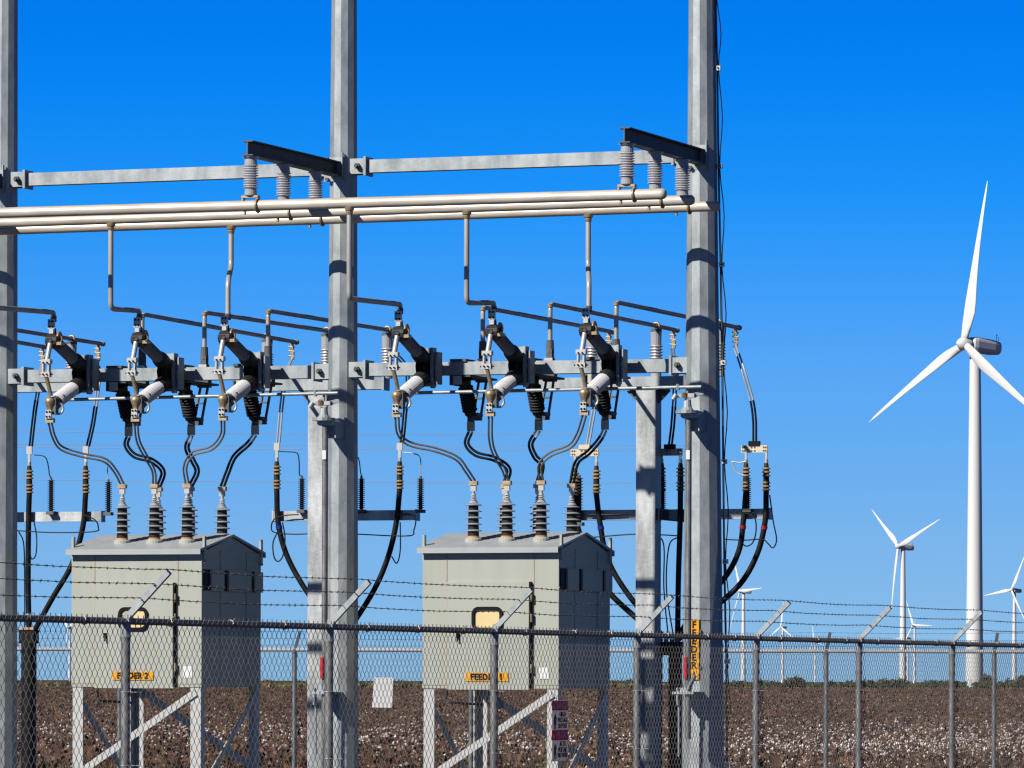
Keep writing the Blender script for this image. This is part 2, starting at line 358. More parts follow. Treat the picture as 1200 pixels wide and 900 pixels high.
# strip of rough grass and hedge before the horizon
x, d = spread(16000, 1150, 1300, 1.0)
c = np.stack([x, d, 0*x], 1); hh = (.5 + .9*rng.random(len(x)))*(1.15 - .55*(x/150 > .25)); t = blades(c, hh, .5 + .7*rng.random(len(x)))
cloud('grass_strip', t, [M['grass1'], M['grass2'], M['grass3']], rng.choice([0,0,1,2], len(x)), 'olive strip of rough grass behind the cotton field', 'grass')
M['bush1'] = mat('bush_leaf_dark', (.045,.055,.025), .85); M['bush2'] = mat('bush_leaf_olive', (.09,.095,.04), .85); M['bush3'] = mat('bush_leaf_light', (.14,.14,.065), .85); M['trunk'] = mat('bush_trunk', (.06,.045,.035), .9)
def hz(px): return HY + ROLL*(px - 600)
def bush(px, top, wpx, D, label, k=260):
    X = (px - 600)/F*D; H = EYE + (hz(px) - top)/F*D; wd = wpx/F*D
    t = thing('bush', label, 'bush', (X, D, 0), 'bushes on the horizon', yard=False)
    nl = max(5, int(wd/2.2)); cs = []
    for i in range(nl):
        u = (i + .5)/nl*2 - 1; hx = H*(.62 + .38*random.random())*(1 - .35*u*u)
        cs.append((X + u*wd/2*.9, D + random.uniform(-2, 2), hx))
    pts = []
    for (x, y, h) in cs:
        m = int(k/nl); r = wd/nl*.75
        q = rng.normal(size=(m, 3)); q /= np.linalg.norm(q, axis=1)[:, None]; q *= (.55 + .5*rng.random((m, 1)))
        pts.append(np.array([x, y, h*.52]) + q*np.array([r, r, h*.5]))
    c = np.concatenate(pts); s = .30*(.6 + .8*rng.random(len(c))); tr = leaf_tris(c, s, 3, .2, .1); tr[:, :, 2] = np.maximum(tr[:, :, 2], .02)
    m = MB(); m.v = [tuple(v) for v in tr.reshape(-1, 3)]; m.f = [(i*3, i*3+1, i*3+2) for i in range(len(tr))]; m.sm = [False]*len(tr)
    m.mi = [int(v) for v in rng.choice([0,0,1,1,2], len(tr))]
    part(m, 'foliage', t, [M['bush1'], M['bush2'], M['bush3']])
    m = MB()
    for (x, y, h) in cs: m.tube([(x, y, 0), (x + random.uniform(-.3,.3), y, h*.6)], .12, 5, r2=.05)
    part(m, 'stems', t, M['trunk'])
for b_ in ((33, 796, 60, 1260, 'low olive bush behind the left steel pole and cable riser'),
          (340, 797, 90, 1300, 'low bush line between grey cabinet and middle pole'),
          (450, 795, 80, 1280, 'low bushes behind the white sheet on the far fence'),
          (728, 796, 60, 1290, 'low yellowish bush between right breaker cabinet and square post'),
          (868, 797, 44, 1280, 'low dark bush just right of the right hand pole'),
          (897, 797, 30, 1270, 'small bush behind the fence post right of the pole'),
          (931, 790.5, 27, 1190, 'rounded taller bush between the two small far turbines'),
          (965, 797, 40, 1260, 'low bush behind the far fence post'),
          (992, 796.5, 46, 1240, 'flat dark hedge left of the second largest turbine'),
          (1034, 793.5, 34, 1200, 'dark bush at the foot of the second largest turbine'),
          (1050, 796, 30, 1230, 'low bush just right of the second largest turbine'),
          (1090, 797, 50, 1250, 'low hedge between two turbines at right'),
          (1118, 797.5, 28, 1260, 'low bush left of the foot of the largest turbine'),
          (1157, 789, 16, 1210, 'taller thin bush right of the largest turbine tower'),
          (1155, 797, 30, 1150, 'dense dark bush hugging the base of the largest turbine'),
          (1183, 794, 36, 1200, 'broad olive bush near the right edge of the field'),
          (1199, 788.5, 15, 1190, 'tall bush cut by the right edge of the photo')):
    bush(*b_)

# ------------------------------------------------------------------ wind turbines
def blade_mesh():
    m = MB(); secs = [(0,1.0,1.0,0), (.03,1.0,.95,0), (.09,1.35,.7,12), (.17,1.62,.42,14), (.24,1.55,.34,12), (.4,1.15,.22,8), (.6,.78,.15,5), (.8,.5,.1,2), (.93,.3,.06,1), (1,.08,.02,0)]
    vs = []; n = 12
    for t, ch, th, tw in secs:
        a = R(tw); off = 0 if t < .06 else (ch - 1)*.35 + .25*min(1, (t - .06)/.1)*ch*.5
        for j in range(n):
            p = 2*math.pi*j/n; x = math.cos(p)*ch + off; y = math.sin(p)*th*(1.0 if math.cos(p) < 0 else .75)
            vs.append((x*math.cos(a) - y*math.sin(a), x*math.sin(a) + y*math.cos(a) - 1.6*t*t*(-1), 1.0 + t*37.3))
    k = len(secs)
    m.add(vs, [(i*n+j, i*n+(j+1)%n, (i+1)*n+(j+1)%n, (i+1)*n+j) for i in range(k-1) for j in range(n)] + [tuple(range((k-1)*n, k*n)), tuple(reversed(range(n)))], True)
    return m.mesh('blade', M['tower'])
def nacelle_mesh():
    m = MB(); n = 16; secs = [(-.1,1.15), (.3,1.6), (1.2,1.75), (6.5,1.72), (8.3,1.5), (8.9,1.05)]; vs = []
    for y, r in secs:
        for j in range(n):
            p = 2*math.pi*(j+.5)/n; c, s_ = math.cos(p), math.sin(p); e = .55
            vs.append((r*abs(c)**e*(1 if c > 0 else -1), y - 1.6, r*1.02*abs(s_)**e*(1 if s_ > 0 else -1) + .2))
    k = len(secs)
    m.add(vs, [(i*n+j, (i*n+(j+1)%n), (i+1)*n+(j+1)%n, (i+1)*n+j) for i in range(k-1) for j in range(n)] + [tuple(reversed(range(n))), tuple(range((k-1)*n, k*n))], False)
    return m.mesh('nacelle', M['nac'])
def tower_mesh():
    m = MB(); m.lathe((0,0,0), (0,0,78.6), [(0,2.12),(.1,2.03),(.3,1.86),(.5,1.7),(.7,1.54),(.9,1.36),(1,1.27)], 36, True); return m.mesh('tower', M['tower'])
def hub_mesh():
    m = MB(); m.lathe((0,-2.1,0), (0,1.2,0), [(0,.35),(.1,.85),(.3,1.35),(.6,1.55),(1,1.45)], 20, True); return m.mesh('hub', M['tower'])
def mast_mesh():
    m = MB(); m.tube([(0,6.4,1.9),(0,6.4,3.6)], .06, 5); m.tube([(0,7.0,1.9),(0,7.0,2.9)], .06, 5); m.bar((0,6.1,3.2),(0,6.7,3.2), .08, .08); return m.mesh('weather_mast', M['galvdark'])
def door_mesh():
    m = MB(); m.box((-.45,-2.2,.6),(.45,-2.05,2.8)); return m.mesh('tower_door', M['nac'])
TM = [tower_mesh(), nacelle_mesh(), hub_mesh(), mast_mesh(), blade_mesh(), door_mesh()]
def turbine(px, py, alpha, k, label):
    D = F*78.2/(hz(px) - py)
    psi = math.acos(k); ax = V(-math.sin(psi), -math.cos(psi), 0)
    off = 3.4; X = (px - 600)/F*D - ax.x*off; Y = D - ax.y*off
    t = thing('wind_turbine', label, 'wind turbine', (X, Y, 0), 'white wind turbines on the plain', yard=False)
    yaw = math.atan2(-ax.x, ax.y) + math.pi     # local -Y looks along the axis
    def ob(me, nm, mtx):
        o = bpy.data.objects.new(nm, me); COL.objects.link(o); o.parent = t; o.matrix_local = mtx; return o
    Rz = Matrix.Rotation(yaw, 4, 'Z'); tilt = Matrix.Rotation(R(-5), 4, 'X')
    ob(TM[0], 'tower', Matrix.Identity(4)); 
    tp = Matrix.Translation((0,0,80)) @ Rz @ tilt
    nc = ob(TM[1], 'nacelle', tp)
    hb = Matrix.Translation((0,0,80)) @ Rz @ tilt @ Matrix.Translation((0,-3.4,0))
    ob(TM[2], 'hub', hb)
    for i in range(3):
        ob(TM[4], 'blade', hb @ Matrix.Rotation(R(alpha + 120*i), 4, 'Y'))
    if D < 5000: ob(TM[3], 'weather_mast', tp)
    if D < 2000: ob(TM[5], 'tower_door', Rz @ Matrix.Rotation(R(15), 4, 'Z'))
    return t
for a_ in ((1129, 404.5, 4, .60, 'largest and nearest white wind turbine, one blade pointing straight up'),
           (1052.4, 641, 67, .55, 'second largest turbine, one blade hanging straight down'),
           (1185, 692, 24, .58, 'turbine at the right edge of the photo, right of the largest one'),
           (867, 693, 87, .42, 'turbine just right of the right hand steel pole, one blade pointing right'),
           (915, 735, 0, .63, 'small turbine with its blades in an upright Y behind a fence arm'),
           (953.5, 752, 342, .5, 'very small turbine behind the far fence post, one blade leaning left'),
           (1069.5, 732.5, 92, .62, 'small turbine right of the second largest, one blade pointing right'),
           (1062, 748, 30, .62, 'tiny turbine almost hidden behind the second largest tower'),
           (79.3, 735.5, 305, .6, 'small turbine tower just left of the left breaker cabinet'),
           (511, 714, 312, .6, 'turbine hidden behind the right breaker cabinet, only a blade tip showing'),
           (369, 748, 340, .6, 'far turbine hidden behind the middle pole, only a blade tip showing')):
    turbine(*a_)

# ------------------------------------------------------------------ steel poles
GP = 'tall tapered galvanised poles of the switch structure'
POLES = {}
def pole(px_top, w_top, px_bot, w_bot, label):
    tb = L(px_bot, 880, 0); tt = L(px_top, 10, 0); sc = F/ (OY)
    a = tb.x; D = OY - a*sT; rt, rb = w_top/2*D/F, w_bot/2*D/F
    z1 = tt.z + 2.6; slope = (tt.x - tb.x)/(tt.z - tb.z); rs = (rt - rb)/(tt.z - tb.z)
    A = lambda z: a + slope*(z - tb.z)
    RR = lambda z: rb + rs*(z - tb.z)
    t = thing('steel_pole', label, 'steel pole', (a, 0, 0), GP)
    m = MB(); vs = []; n = 12
    zs = [.05, 1.5, 3, 4.5, 6, 7.5, 9, z1]
    for z in zs:
        for j in range(n):
            ps = R(18.5 + 30*j) - TH + TH   # angle from the camera side
            w = V(math.sin(ps), -math.cos(ps), 0); 
            la, lb = w.x*cT - w.y*sT, w.x*sT + w.y*cT
            vs.append((A(z) + la*RR(z), lb*RR(z), z))
    m.add(vs, [(i*n+j, i*n+(j+1)%n, (i+1)*n+(j+1)%n, (i+1)*n+j) for i in range(len(zs)-1) for j in range(n)] + [tuple(range((len(zs)-1)*n, len(zs)*n))])
    part(m, 'shaft', t, M['galv'])
    m = MB(); m.cbox((a, 0, .06), (rb*3.4, rb*3.4, .06)); part(m, 'base_plate', t, M['galv'])
    POLES[label] = (A, RR); return A, RR
A0, R0 = pole(6.5, 29.5, 0.5, 40, 'left hand steel pole cut by the photo edge')
A1, R1 = pole(403.3, 30.5, 400, 41, 'middle steel pole between the two grey breaker cabinets')
A2, R2 = pole(822.5, 31.5, 824, 50, 'right hand steel pole carrying the vertical feeder 1 sign')

# ------------------------------------------------------------------ beams between poles
def beam(p, q, h, w, Aleft, Rleft, Aright, Rright, name, label, group):
    m_ = (p + q)/2
    t = thing(name, label, 'steel beam', (m_.x, 0, m_.z), group)
    za, zb = p.z, q.z; al = Aleft(za) + Rleft(za)*.97; ar = Aright(zb) - Rright(zb)*.97
    pl = .13
    P, Q = V(al + pl, 0, za), V(ar - pl, 0, zb)
    m = MB(); m.bar(P, Q, w, h, V(0,0,1)); part(m, 'tube', t, M['galv'])
    for (x0, x1, z) in ((al - .04, al + pl, za), (ar - pl, ar + .04, zb)):
        m = MB(); m.box((x0, -w/2 - .03, z - h/2 - .012), (x1, -w/2 + .0, z + h/2 + .012)); 
        m.box((x0, w/2, z - h/2 - .012), (x1, w/2 + .03, z + h/2 + .012))
        xe = x1 if x0 < (al+ar)/2 else x0
        m.box((xe - .012, -w/2 - .045, z - h/2 - .03), (xe + .012, w/2 + .045, z + h/2 + .03))
        g = part(m, 'end_plate', t, M['galv'])
        m = MB(); c = (x0 + x1)/2 + (.01 if x0 < (al+ar)/2 else -.01); m.tube([(c, -w/2 - .075, z), (c, -w/2 - .028, z)], .03, 6, smooth=False); m.tube([(c, -w/2 - .1, z), (c, -w/2 - .07, z)], .016, 8)
        part(m, 'bolt', g, M['galvdark'])
    return t
GB1 = 'rectangular tube beams spanning the poles'
def avgz(pxa, pya, pxb, pyb): return L(pxa, pya, 0), L(pxb, pyb, 0)
b1 = beam(*avgz(25, 211, 380, 198.5), .128, .12, A0, R0, A1, R1, 'upper_beam', 'upper galvanised beam from the left pole to the middle pole', GB1)
b2 = beam(*avgz(425, 195.5, 802, 183), .128, .12, A1, R1, A2, R2, 'upper_beam', 'upper galvanised beam from the middle pole to the right pole', GB1)
lp0, lp1 = avgz(20, 441.5, 375, 436); lp2, lp3 = avgz(415, 433.8, 800, 428.5)
b3 = beam(lp0, lp1, .128, .16, A0, R0, A1, R1, 'lower_beam', 'lower galvanised beam carrying three switches above the left breaker', GB1)
b4 = beam(lp2, lp3, .128, .16, A1, R1, A2, R2, 'lower_beam', 'lower galvanised beam carrying three switches above the right breaker', GB1)
def lbz(a):                                    # centre height of the lower beam at a
    (p, q) = (lp0, lp1) if a < A1(5) else (lp2, lp3)
    return p.z + (q.z - p.z)*(a - p.x)/(q.x - p.x)

# ------------------------------------------------------------------ bracket arms with hanging insulators, bus tubes
busb = [-2.37, -1.53, -.69]
def sub(p, q, t): return p + (q - p)*t
BUS = []
for i, (pl, pr, xe) in enumerate((((0, 249.5), (775, 227.3), 778), ((0, 261.0), (808, 234.5), 811), ((0, 269.7), (838, 241.5), 841))):
    BUS.append((L(*pl, busb[i]), L(*pr, busb[i]), L(xe, pr[1], busb[i])))
def busz(i, a): p, q, _ = BUS[i]; return p.z + (q.z - p.z)*(a - p.x)/(q.x - p.x)
BR = [.052, .050, .050]
names = ['front bus tube, the highest of the three pale tubes and shortest at its right end', 'middle bus tube of the three pale horizontal tubes', 'rear bus tube, lowest of the three and longest at its right end']
for i in range(3):
    p, q, e = BUS[i]; p = V(p.x - 3.5, p.y, busz(i, p.x - 3.5)); r = BR[i]
    t = thing('bus_tube', names[i], 'bus tube', (0, busb[i], busz(i, 0)), 'long pale aluminium bus tubes')
    m = MB(); m.tube([p, e - V(.04,0,0)], r, 20); part(m, 'tube', t, M['alu'])
    m = MB(); e0 = e - V(.06,0,0); m.lathe(e0 , e0 + V(.085,0,0), [(0,r*1.02),(.5,r*1.02),(.75,r*.92),(.93,r*.6),(1,r*.15)], 20, True); part(m, 'end_cap', t, M['alu'])
GI = 'grey ribbed insulators hanging from the bracket arms'
def hang_insulator(a, i, zt, label):
    b = busb[i]; zb = busz(i, a) + BR[i] + .045; 
    t = thing('hanging_insulator', label, 'insulator', (a, b, zt), GI)
    H = zt - zb
    m = MB(); m.lathe((a,b,zt - H*.19), (a,b,zb + H*.17), [(0,.05),(1,.05)], 14); 
    c = part(m, 'core', t, M['porc'])
    m = MB(); m.sheds((a,b,zb + H*.17), (a,b,zt - H*.21), 10, .05, .075, 20, .2); part(m, 'sheds', t, M['porcw'])
    for (z0, z1, nm) in ((zt - H*.22, zt, 'top_cap'), (zb, zb + H*.19, 'bottom_cap')):
        m = MB(); m.lathe((a,b,z0), (a,b,z1), [(0,.06),(.1,.062),(.7,.058),(.72,.058),(1,.058)], 16, False)
        if nm == 'top_cap': m.lathe((a,b,zt - .012), (a,b,zt - .001), [(0,.078),(1,.078)], 16)
        part(m, nm, t, M['porc'])
    # bronze saddle clamp gripping the tube
    m = MB(); r = BR[i] + .012; w = .05
    m.box((a - .085, b - .035, zb - .022), (a + .085, b + .035, zb))
    for sx in (-.085, .068):
        m.box((a + sx, b - .03, zb - .055), (a + sx + .017, b + .03, zb - .022))
    ring = [(a + .075, b + math.cos(u)*r, busz(i, a) + math.sin(u)*r) for u in np.linspace(.2, 2*math.pi + .2, 17)]
    m.tube(ring, .012, 5, cap=False)
    m.tube([(a - .06, b, busz(i,a) - r - .02), (a - .06, b, busz(i,a) - r + .02)], .014, 6)
    part(m, 'bus_clamp', t, M['bronze'])
def bracket(A, RR, pxf, pyf, pxr, label, nm):
    zc = L(pxf, pyf, busb[0]).z ; a = L(pxf, pyf, busb[0]).x
    zt = zc; h = .145; w = .115
    t = thing('bracket_arm', label, 'steel bracket', (a, 0, zt), 'dark I-beam bracket arms')
    m = MB(); y0, y1 = busb[0] - .09, -RR(zt)*.9
    m.box((a - w/2, y0, zt - .012), (a + w/2, y1, zt)); m.box((a - w/2, y0, zt - h), (a + w/2, y1, zt - h + .012)); m.box((a - .006, y0, zt - h + .012), (a + .006, y1, zt - .012))
    part(m, 'i_beam', t, M['galvdark'])
    m = MB(); m.box((a - .13, y1 - .015, zt - h - .05), (a + .085, y1 + .012, zt + .045)); m.box((a + .07, y1 - .05, zt - h - .03), (a + .08, y1 - .015, zt + .09)); mp_ = part(m, 'mounting_plate', t, M['galv'])
    for dz in (.03, -h - .03):
        m = MB(); m.tube([(a - .09, y1 - .05, zt + dz), (a - .09, y1 - .012, zt + dz)], .02, 6); part(m, 'bolt', mp_, M['galvdark'])
    for i, w_ in enumerate(('front', 'middle', 'rear')):
        hang_insulator(a, i, zt - h - .002, '%s ribbed insulator hanging from the bracket arm on the %s pole' % (w_, nm))
    return a
aB1 = bracket(A1, R1, 294, 165.5, 0, 'dark bracket arm reaching forward from the middle pole', 'middle')
aB2 = bracket(A2, R2, 735, 150, 0, 'dark bracket arm reaching forward from the right pole', 'right')
aB0 = bracket(A0, R0, -116, 181, 0, 'dark bracket arm reaching forward from the left pole', 'left')

# ------------------------------------------------------------------ front switches
def four_hole(m, c, w, h, th=.02, dirb=-1):
    m.cbox(c, (w, th, h))
def front_switch(px0, label, first=None, yhub=None):
    """origin: on the beam's front face; everything laid out from the first switch"""
    base = L(500, 432.5, -.3)
    a = base.x; Lz = lambda x, y, b: L(x, y, b).z
    hubT = V(a, -1.02, Lz(471.5, 391, -1.02)); hubB = V(a, -1.02, Lz(469, 465, -1.02))
    roT = V(a, -.42, Lz(495, 419, -.42)); roB = V(a, -.42, Lz(494, 443, -.42))
    z0 = lbz(a); b0 = -.08
    t = thing('disconnect_switch', label, 'disconnect switch', (a, b0, z0), 'front disconnect switches on the lower beams')
    m = MB()
    m.box((a - .12, -.315, z0 - .19), (a + .10, -.29, z0 + .19))
    m.box((a + .075, -.40, z0 - .21), (a + .10, -.315, z0 + .19)); m.box((a - .12, -.36, z0 + .06), (a - .10, -.315, z0 + .19))
    m.box((a + .115, -.36, z0 - .17), (a + .135, -.22, z0 + .15)); m.box((a + .10, -.35, z0 - .02), (a + .115, -.30, z0 + .02))
    m.box((a - .07, -.29, z0 - .06), (a + .07, -.082, z0 - .03)); m.box((a - .07, -.29, z0 + .03), (a + .07, -.082, z0 + .06))
    part(m, 'mounting_channel', t, M['galv'])
    m = MB()
    for y0_, y1_ in ((a - .045, a - .03), (a + .03, a + .045)):
        m.poly([(-.32,-.16), (-.46,-.12), (-.50,.0), (-.46,.10), (-.32,.13)], y0_, y1_, lambda x, y, z: V(z, x, z0 + y))
    m.box((a - .03, -.44, z0 - .06), (a + .03, -.318, z0 + .06))
    for rp in (roT, roB): m.lathe(rp + V(0,.06,0), rp + V(0,-.0,0), [(0,.055),(1,.06)], 12)
    part(m, 'gusset', t, M['black'])
    for (r0, r1, nm) in ((roT, hubT, 'upper_insulator'), (roB, hubB, 'lower_insulator')):
        d = r1 - r0; m = MB(); m.lathe(r0 - d*.08, r0 + d*.27, [(0,.075),(.6,.082),(.8,.078),(1,.066)], 14); part(m, 'insulator_collar', t, M['poly']); m = MB()
        rs_ = .064 if nm == 'upper_insulator' else .074; m.sheds(r0 + d*.24, r0 + d*.9, 14, rs_ - .010, rs_, 20, .05); m.lathe(r0 + d*.88, r1, [(0,.054),(1,.054)], 14)
        part(m, nm, t, M['porcw'] if nm == 'lower_insulator' else M['porc_shade'])  # same porcelain on both: lower coloured pale as sunlit, upper dark as shaded
    # terminals: top
    m = MB(); m.lathe(hubT + V(-.075,-.02,0), hubT + V(.075,-.02,0), [(0,.045),(.12,.07),(.88,.07),(1,.045)], 12); m.cbox(hubT + V(0,.0,.025), (.09,.14,.08)); m.cbox(hubT + V(-.02,-.07,.0), (.06,.05,.05)); m.lathe(hubT + V(0,-.02,.05), hubT + V(0,-.02,.13), [(0,.035),(1,.024)], 10)
    m.lathe(hubT + V(.0,.05,-.03), hubT + V(0,-.1,.0), [(0,.06),(.6,.045),(1,.018)], 8)
    part(m, 'upper_hinge', t, M['poly'])
    m = MB(); rg = [hubT + V(.085, -.06 + .0, .03) + V(0, math.cos(u)*.05, math.sin(u)*.05) for u in np.linspace(-1.2, 3.0, 10)]; m.tube(rg, .014, 6)
    m.bar(hubT + V(.09,.0,-.03), hubT + V(.09,-.09,-.03), .05, .03)
    part(m, 'arcing_horn', t, M['bronze'])
    m = MB(); zT = Lz(470.5, 371, -1.04); m.cbox((a - .0, -1.09, zT), (.072, .02, .10)); m.cbox((a, -1.06, zT - .07), (.045, .08, .05))
    tp = part(m, 'top_pad', t, M['tin'])
    m = MB()
    for dx in (-.016, .016):
        for dz in (-.026, .026): m.tube([(a + dx, -1.108, zT + dz), (a + dx, -1.0995, zT + dz)], .0105, 6)
    part(m, 'bolt', tp, M['black'], kind='stuff')
    # blade
    bt = hubT + V(-.0,-.10,-.03); zj1 = Lz(463.5, 417, -1.16); zj2 = Lz(463, 431, -1.16); zl = Lz(467.5, 457, -1.12)
    j1 = V(a - .015, -1.17, zj1); j2 = V(a - .02, -1.17, zj2); lo = V(a - .0, -1.12, zl)
    m = MB(); m.tube([bt, sub(bt, j1, .95)], .026, 12); part(m, 'blade', t, M['wirew'])
    m = MB(); 
    for dx in (-.03, .03): m.bar(j1 + V(dx,0,.03), j2 + V(dx,0,-.02), .016, .05, V(0,1,0))
    m.cbox(j1 + V(0,0,.012), (.10,.06,.045)); m.cbox(j2, (.095,.055,.05)); 
    part(m, 'jaw', t, M['tin'])
    m = MB()
    for j in (j1, j2):
        for dx in (-.02, .02): m.tube([j + V(dx,-.045,.0), j + V(dx,-.028,.0)], .009, 6)
    m.tube([j2 + V(-.07,0,0), j2 + V(.07,0,-.0)], .008, 6)
    part(m, 'jaw_bolt', t, M['black'], kind='stuff')
    m = MB(); m.tube([j2 + V(0,0,-.02), sub(j2, lo, .5) + V(.005,0,0), lo + V(.01,0,0)], .021, 10); part(m, 'link', t, M['bronze'])
    # lower hub
    m = MB(); m.lathe(hubB + V(-.008,-.08,.055), hubB + V(-.01,-.07,-.105), [(0,.02),(.04,.038),(.16,.054),(.34,.054),(.55,.04),(.8,.03),(1,.026)], 14, True)
    part(m, 'lower_housing', t, M['bronze'])
    m = MB(); m.lathe(hubB + V(0,.06,0), hubB + V(0,-.03,0), [(0,.06),(.3,.072),(1,.05)], 12); m.cbox(hubB + V(.03,-.05,-.04), (.05,.07,.16)); part(m, 'lower_hinge', t, M['galvdark'])
    m = MB(); rg = [hubB + V(.06, -.03, -.06) + V(math.cos(u)*.045, math.cos(u)*.02, math.sin(u)*.055) for u in np.linspace(-2.4, 1.6, 10)]; m.tube(rg, .013, 6); part(m, 'arcing_horn', t, M['tin'])
    zL = Lz(466.5, 481, -1.06); m = MB(); m.cbox((a - .01, -1.13, zL + .015), (.062,.02,.085)); lp_ = part(m, 'bottom_pad', t, M['tin'])
    m = MB()
    for dx in (-.026, .006):
        for dz in (-.004, .044): m.tube([(a + dx, -1.149, zL + dz - .004), (a + dx, -1.1405, zL + dz - .004)], .0105, 6)
    part(m, 'bolt', lp_, M['black'], kind='stuff')
    m = MB(); m.cbox((a - .01, -1.095, zL - .045), (.088,.05,.045)); part(m, 'cable_clamp', t, M['bronze'])
    t['_zc'] = 0.0
    del t['_zc']
    return t, a, z0
sw1, swa, swz = front_switch(500, 'front switch nearest the middle pole, left of three above the right breaker')
SW = []                                         # (a, z-shift) of each front switch
for hx, lab in ((470, None), (578, 'middle of the three front switches above the right breaker'), (688, 'front switch nearest the right pole, right of three above the right breaker'),
                (62.5, 'front switch nearest the left pole, left of three above the left breaker'), (163, 'middle of the three front switches above the left breaker'), (265, 'right of the three front switches above the left breaker')):
    a = swa if hx == 470 else swa + (L(hx, 465, -1.02).x - L(468.5, 465, -1.02).x)
    dz = lbz(a) - lbz(swa)
    if lab: dup(sw1, (a, -.08, lbz(a)), lab)
    SW.append((hx, a, dz))
TOPZ = L(470.5, 362, -1.04).z; LOWZ = L(466.5, 488, -1.06).z - .03

# ------------------------------------------------------------------ risers from bus to front switches
GR = 'aluminium risers from the bus tubes to the front switches'
def riser(busi, px_r, pybend, sw, label):
    hx, a, dz = sw; b = busb[busi]; top = L(px_r, 262, b); zt = busz(busi, top.x) - BR[busi]
    zs = TOPZ + dz
    if busi == 2:
        pts = [(top.x, b, zt), (top.x, b, L(px_r, 312, b).z), (a, -1.0, L(hx, 330, -1.0).z), (a, -1.0, zs - .03)]
    else:
        pts = [(top.x, b, zt), (top.x, b, L(px_r, pybend, b).z), (a, -1.045, zs + .045), (a, -1.04, zs - .02)]
    t = thing('bus_riser', label, 'riser pipe', (top.x, b, zt), GR)
    m = MB(); m.tube(fillet(pts, .07), .026, 12); part(m, 'pipe', t, M['alur'])
    m = MB(); m.lathe((top.x, b, zt - .06), (top.x, b, zt + .01), [(0,.03),(.3,.034),(.55,.034),(.6,.044),(1,.048)], 12); part(m, 'top_coupler', t, M['bronze'])
    m = MB(); e = Vector(pts[-1]); m.lathe(e + V(0,0,-.03), e + V(0,0,.03), [(0,.030),(1,.032)], 12); part(m, 'bottom_coupler', t, M['galvdark'])
riser(0, 409.5, 350, SW[0], 'riser just right of the middle pole, dropping from the front bus tube')
riser(1, 547, 355, SW[1], 'riser bending back to the middle switch above the right breaker')
riser(2, 689.5, 0, SW[2], 'short jogged riser above the last switch of the right bay')
riser(0, -9, 360, SW[3], 'riser at the left photo edge bending back to the first switch of the left bay')
riser(1, 130, 362, SW[4], 'riser bending back to the middle switch above the left breaker')
riser(2, 271, 0, SW[5], 'short jogged riser above the last switch of the left bay')

# ------------------------------------------------------------------ rear (underhung) switches and rear pipes
def rear_switch(label):
    p = L(545.5, 440, .12); a = p.x; z0 = lbz(a); zb = z0 - .065
    t = thing('underhung_switch', label, 'disconnect switch', (a, .1, z0), 'dark underhung switches below the lower beams')
    m = MB(); m.box((a - .085, -.1, z0 + .066), (a + .085, .16, z0 + .092)); part(m, 'top_clamp', t, M['galvdark'])
    m = MB(); m.box((a - .1, -.07, zb - .02), (a + .12, .72, zb - .0)); m.box((a - .1, -.07, zb - .10), (a - .085, .3, zb - .02)); part(m, 'channel', t, M['galvdark'])
    m = MB(); m.box((a - .06, -.078, zb - .095), (a + .03, -.066, zb - .01)); part(m, 'nut_plate', t, M['tin'])
    r0 = V(a, .08, zb - .03); r1 = V(a, .28, L(553, 488, .28).z); d = r1 - r0
    m = MB(); m.lathe(r0, r0 + d*.22, [(0,.085),(.5,.062),(1,.058)], 12); m.sheds(r0 + d*.2, r0 + d*.86, 9, .055, .078, 16, .2); m.lathe(r0 + d*.84, r1, [(0,.058),(.6,.058),(1,.035)], 12)
    part(m, 'insulator', t, M['poly'])
    e = r1; m = MB(); m.cbox(e + V(0,.0,-.035), (.06,.05,.08)); m.cbox(e + V(.04,.09,.02), (.05,.16,.035)); part(m, 'jaw', t, M['galvdark'])
    bt = V(a, .62, zb - .02); bb = V(a, .45, L(560, 490, .45).z)
    m = MB()
    for dx in (-.04, .04): m.bar(bt + V(dx,0,0), bb + V(dx,0,-.0), .016, .032, V(0,1,0))
    for k in (.48,): m.bar(sub(bt, bb, k) + V(-.04,0,0), sub(bt, bb, k) + V(.04,0,0), .02, .02)
    m.cbox(bt + V(0,0,.02), (.12,.1,.08)); m.cbox(bb, (.1,.05,.05)); part(m, 'blade', t, M['galvdark'])
    zz = z0 + .15; m = MB(); m.cbox((a, .62, zz), (.06,.07,.14)); m.lathe((a,.62,zz + .03), (a,.62,zz + .16), [(0,.042),(1,.036)], 12); m.lathe((a,.62,zb), (a,.62,zz - .02), [(0,.05),(1,.05)], 12)
    part(m, 'pipe_socket', t, M['galvdark'])
    m = MB(); m.cbox((a, .575, z0 + .10), (.085,.02,.06)); part(m, 'pad', t, M['tin'])
    m = MB(); cz = e.z - .10; m.cbox((a, .28, cz), (.065,.055,.09)); part(m, 'cable_clamp', t, M['bronze'])
    return t, a, V(a, .28, cz - .045)
rs1, rsa, rse = rear_switch('underhung switch nearest the middle pole, left of three near the right breaker')
RS = []
for px, lab in ((545.5, None), (625, 'middle underhung switch near the right breaker'), (703, 'underhung switch nearest the right pole, mostly behind the white lower insulator'),
                (143.5, 'left underhung switch near the left breaker'), (217, 'middle underhung switch near the left breaker'), (292, 'right underhung switch near the left breaker')):
    a = rsa if lab is None else L(px, 440, .12).x
    dz = lbz(a) - lbz(rsa)
    if lab: dup(rs1, (a, .1, lbz(a)), lab)
    RS.append((px, a, dz))
GPp = 'rear pipes running back to the cable terminations'
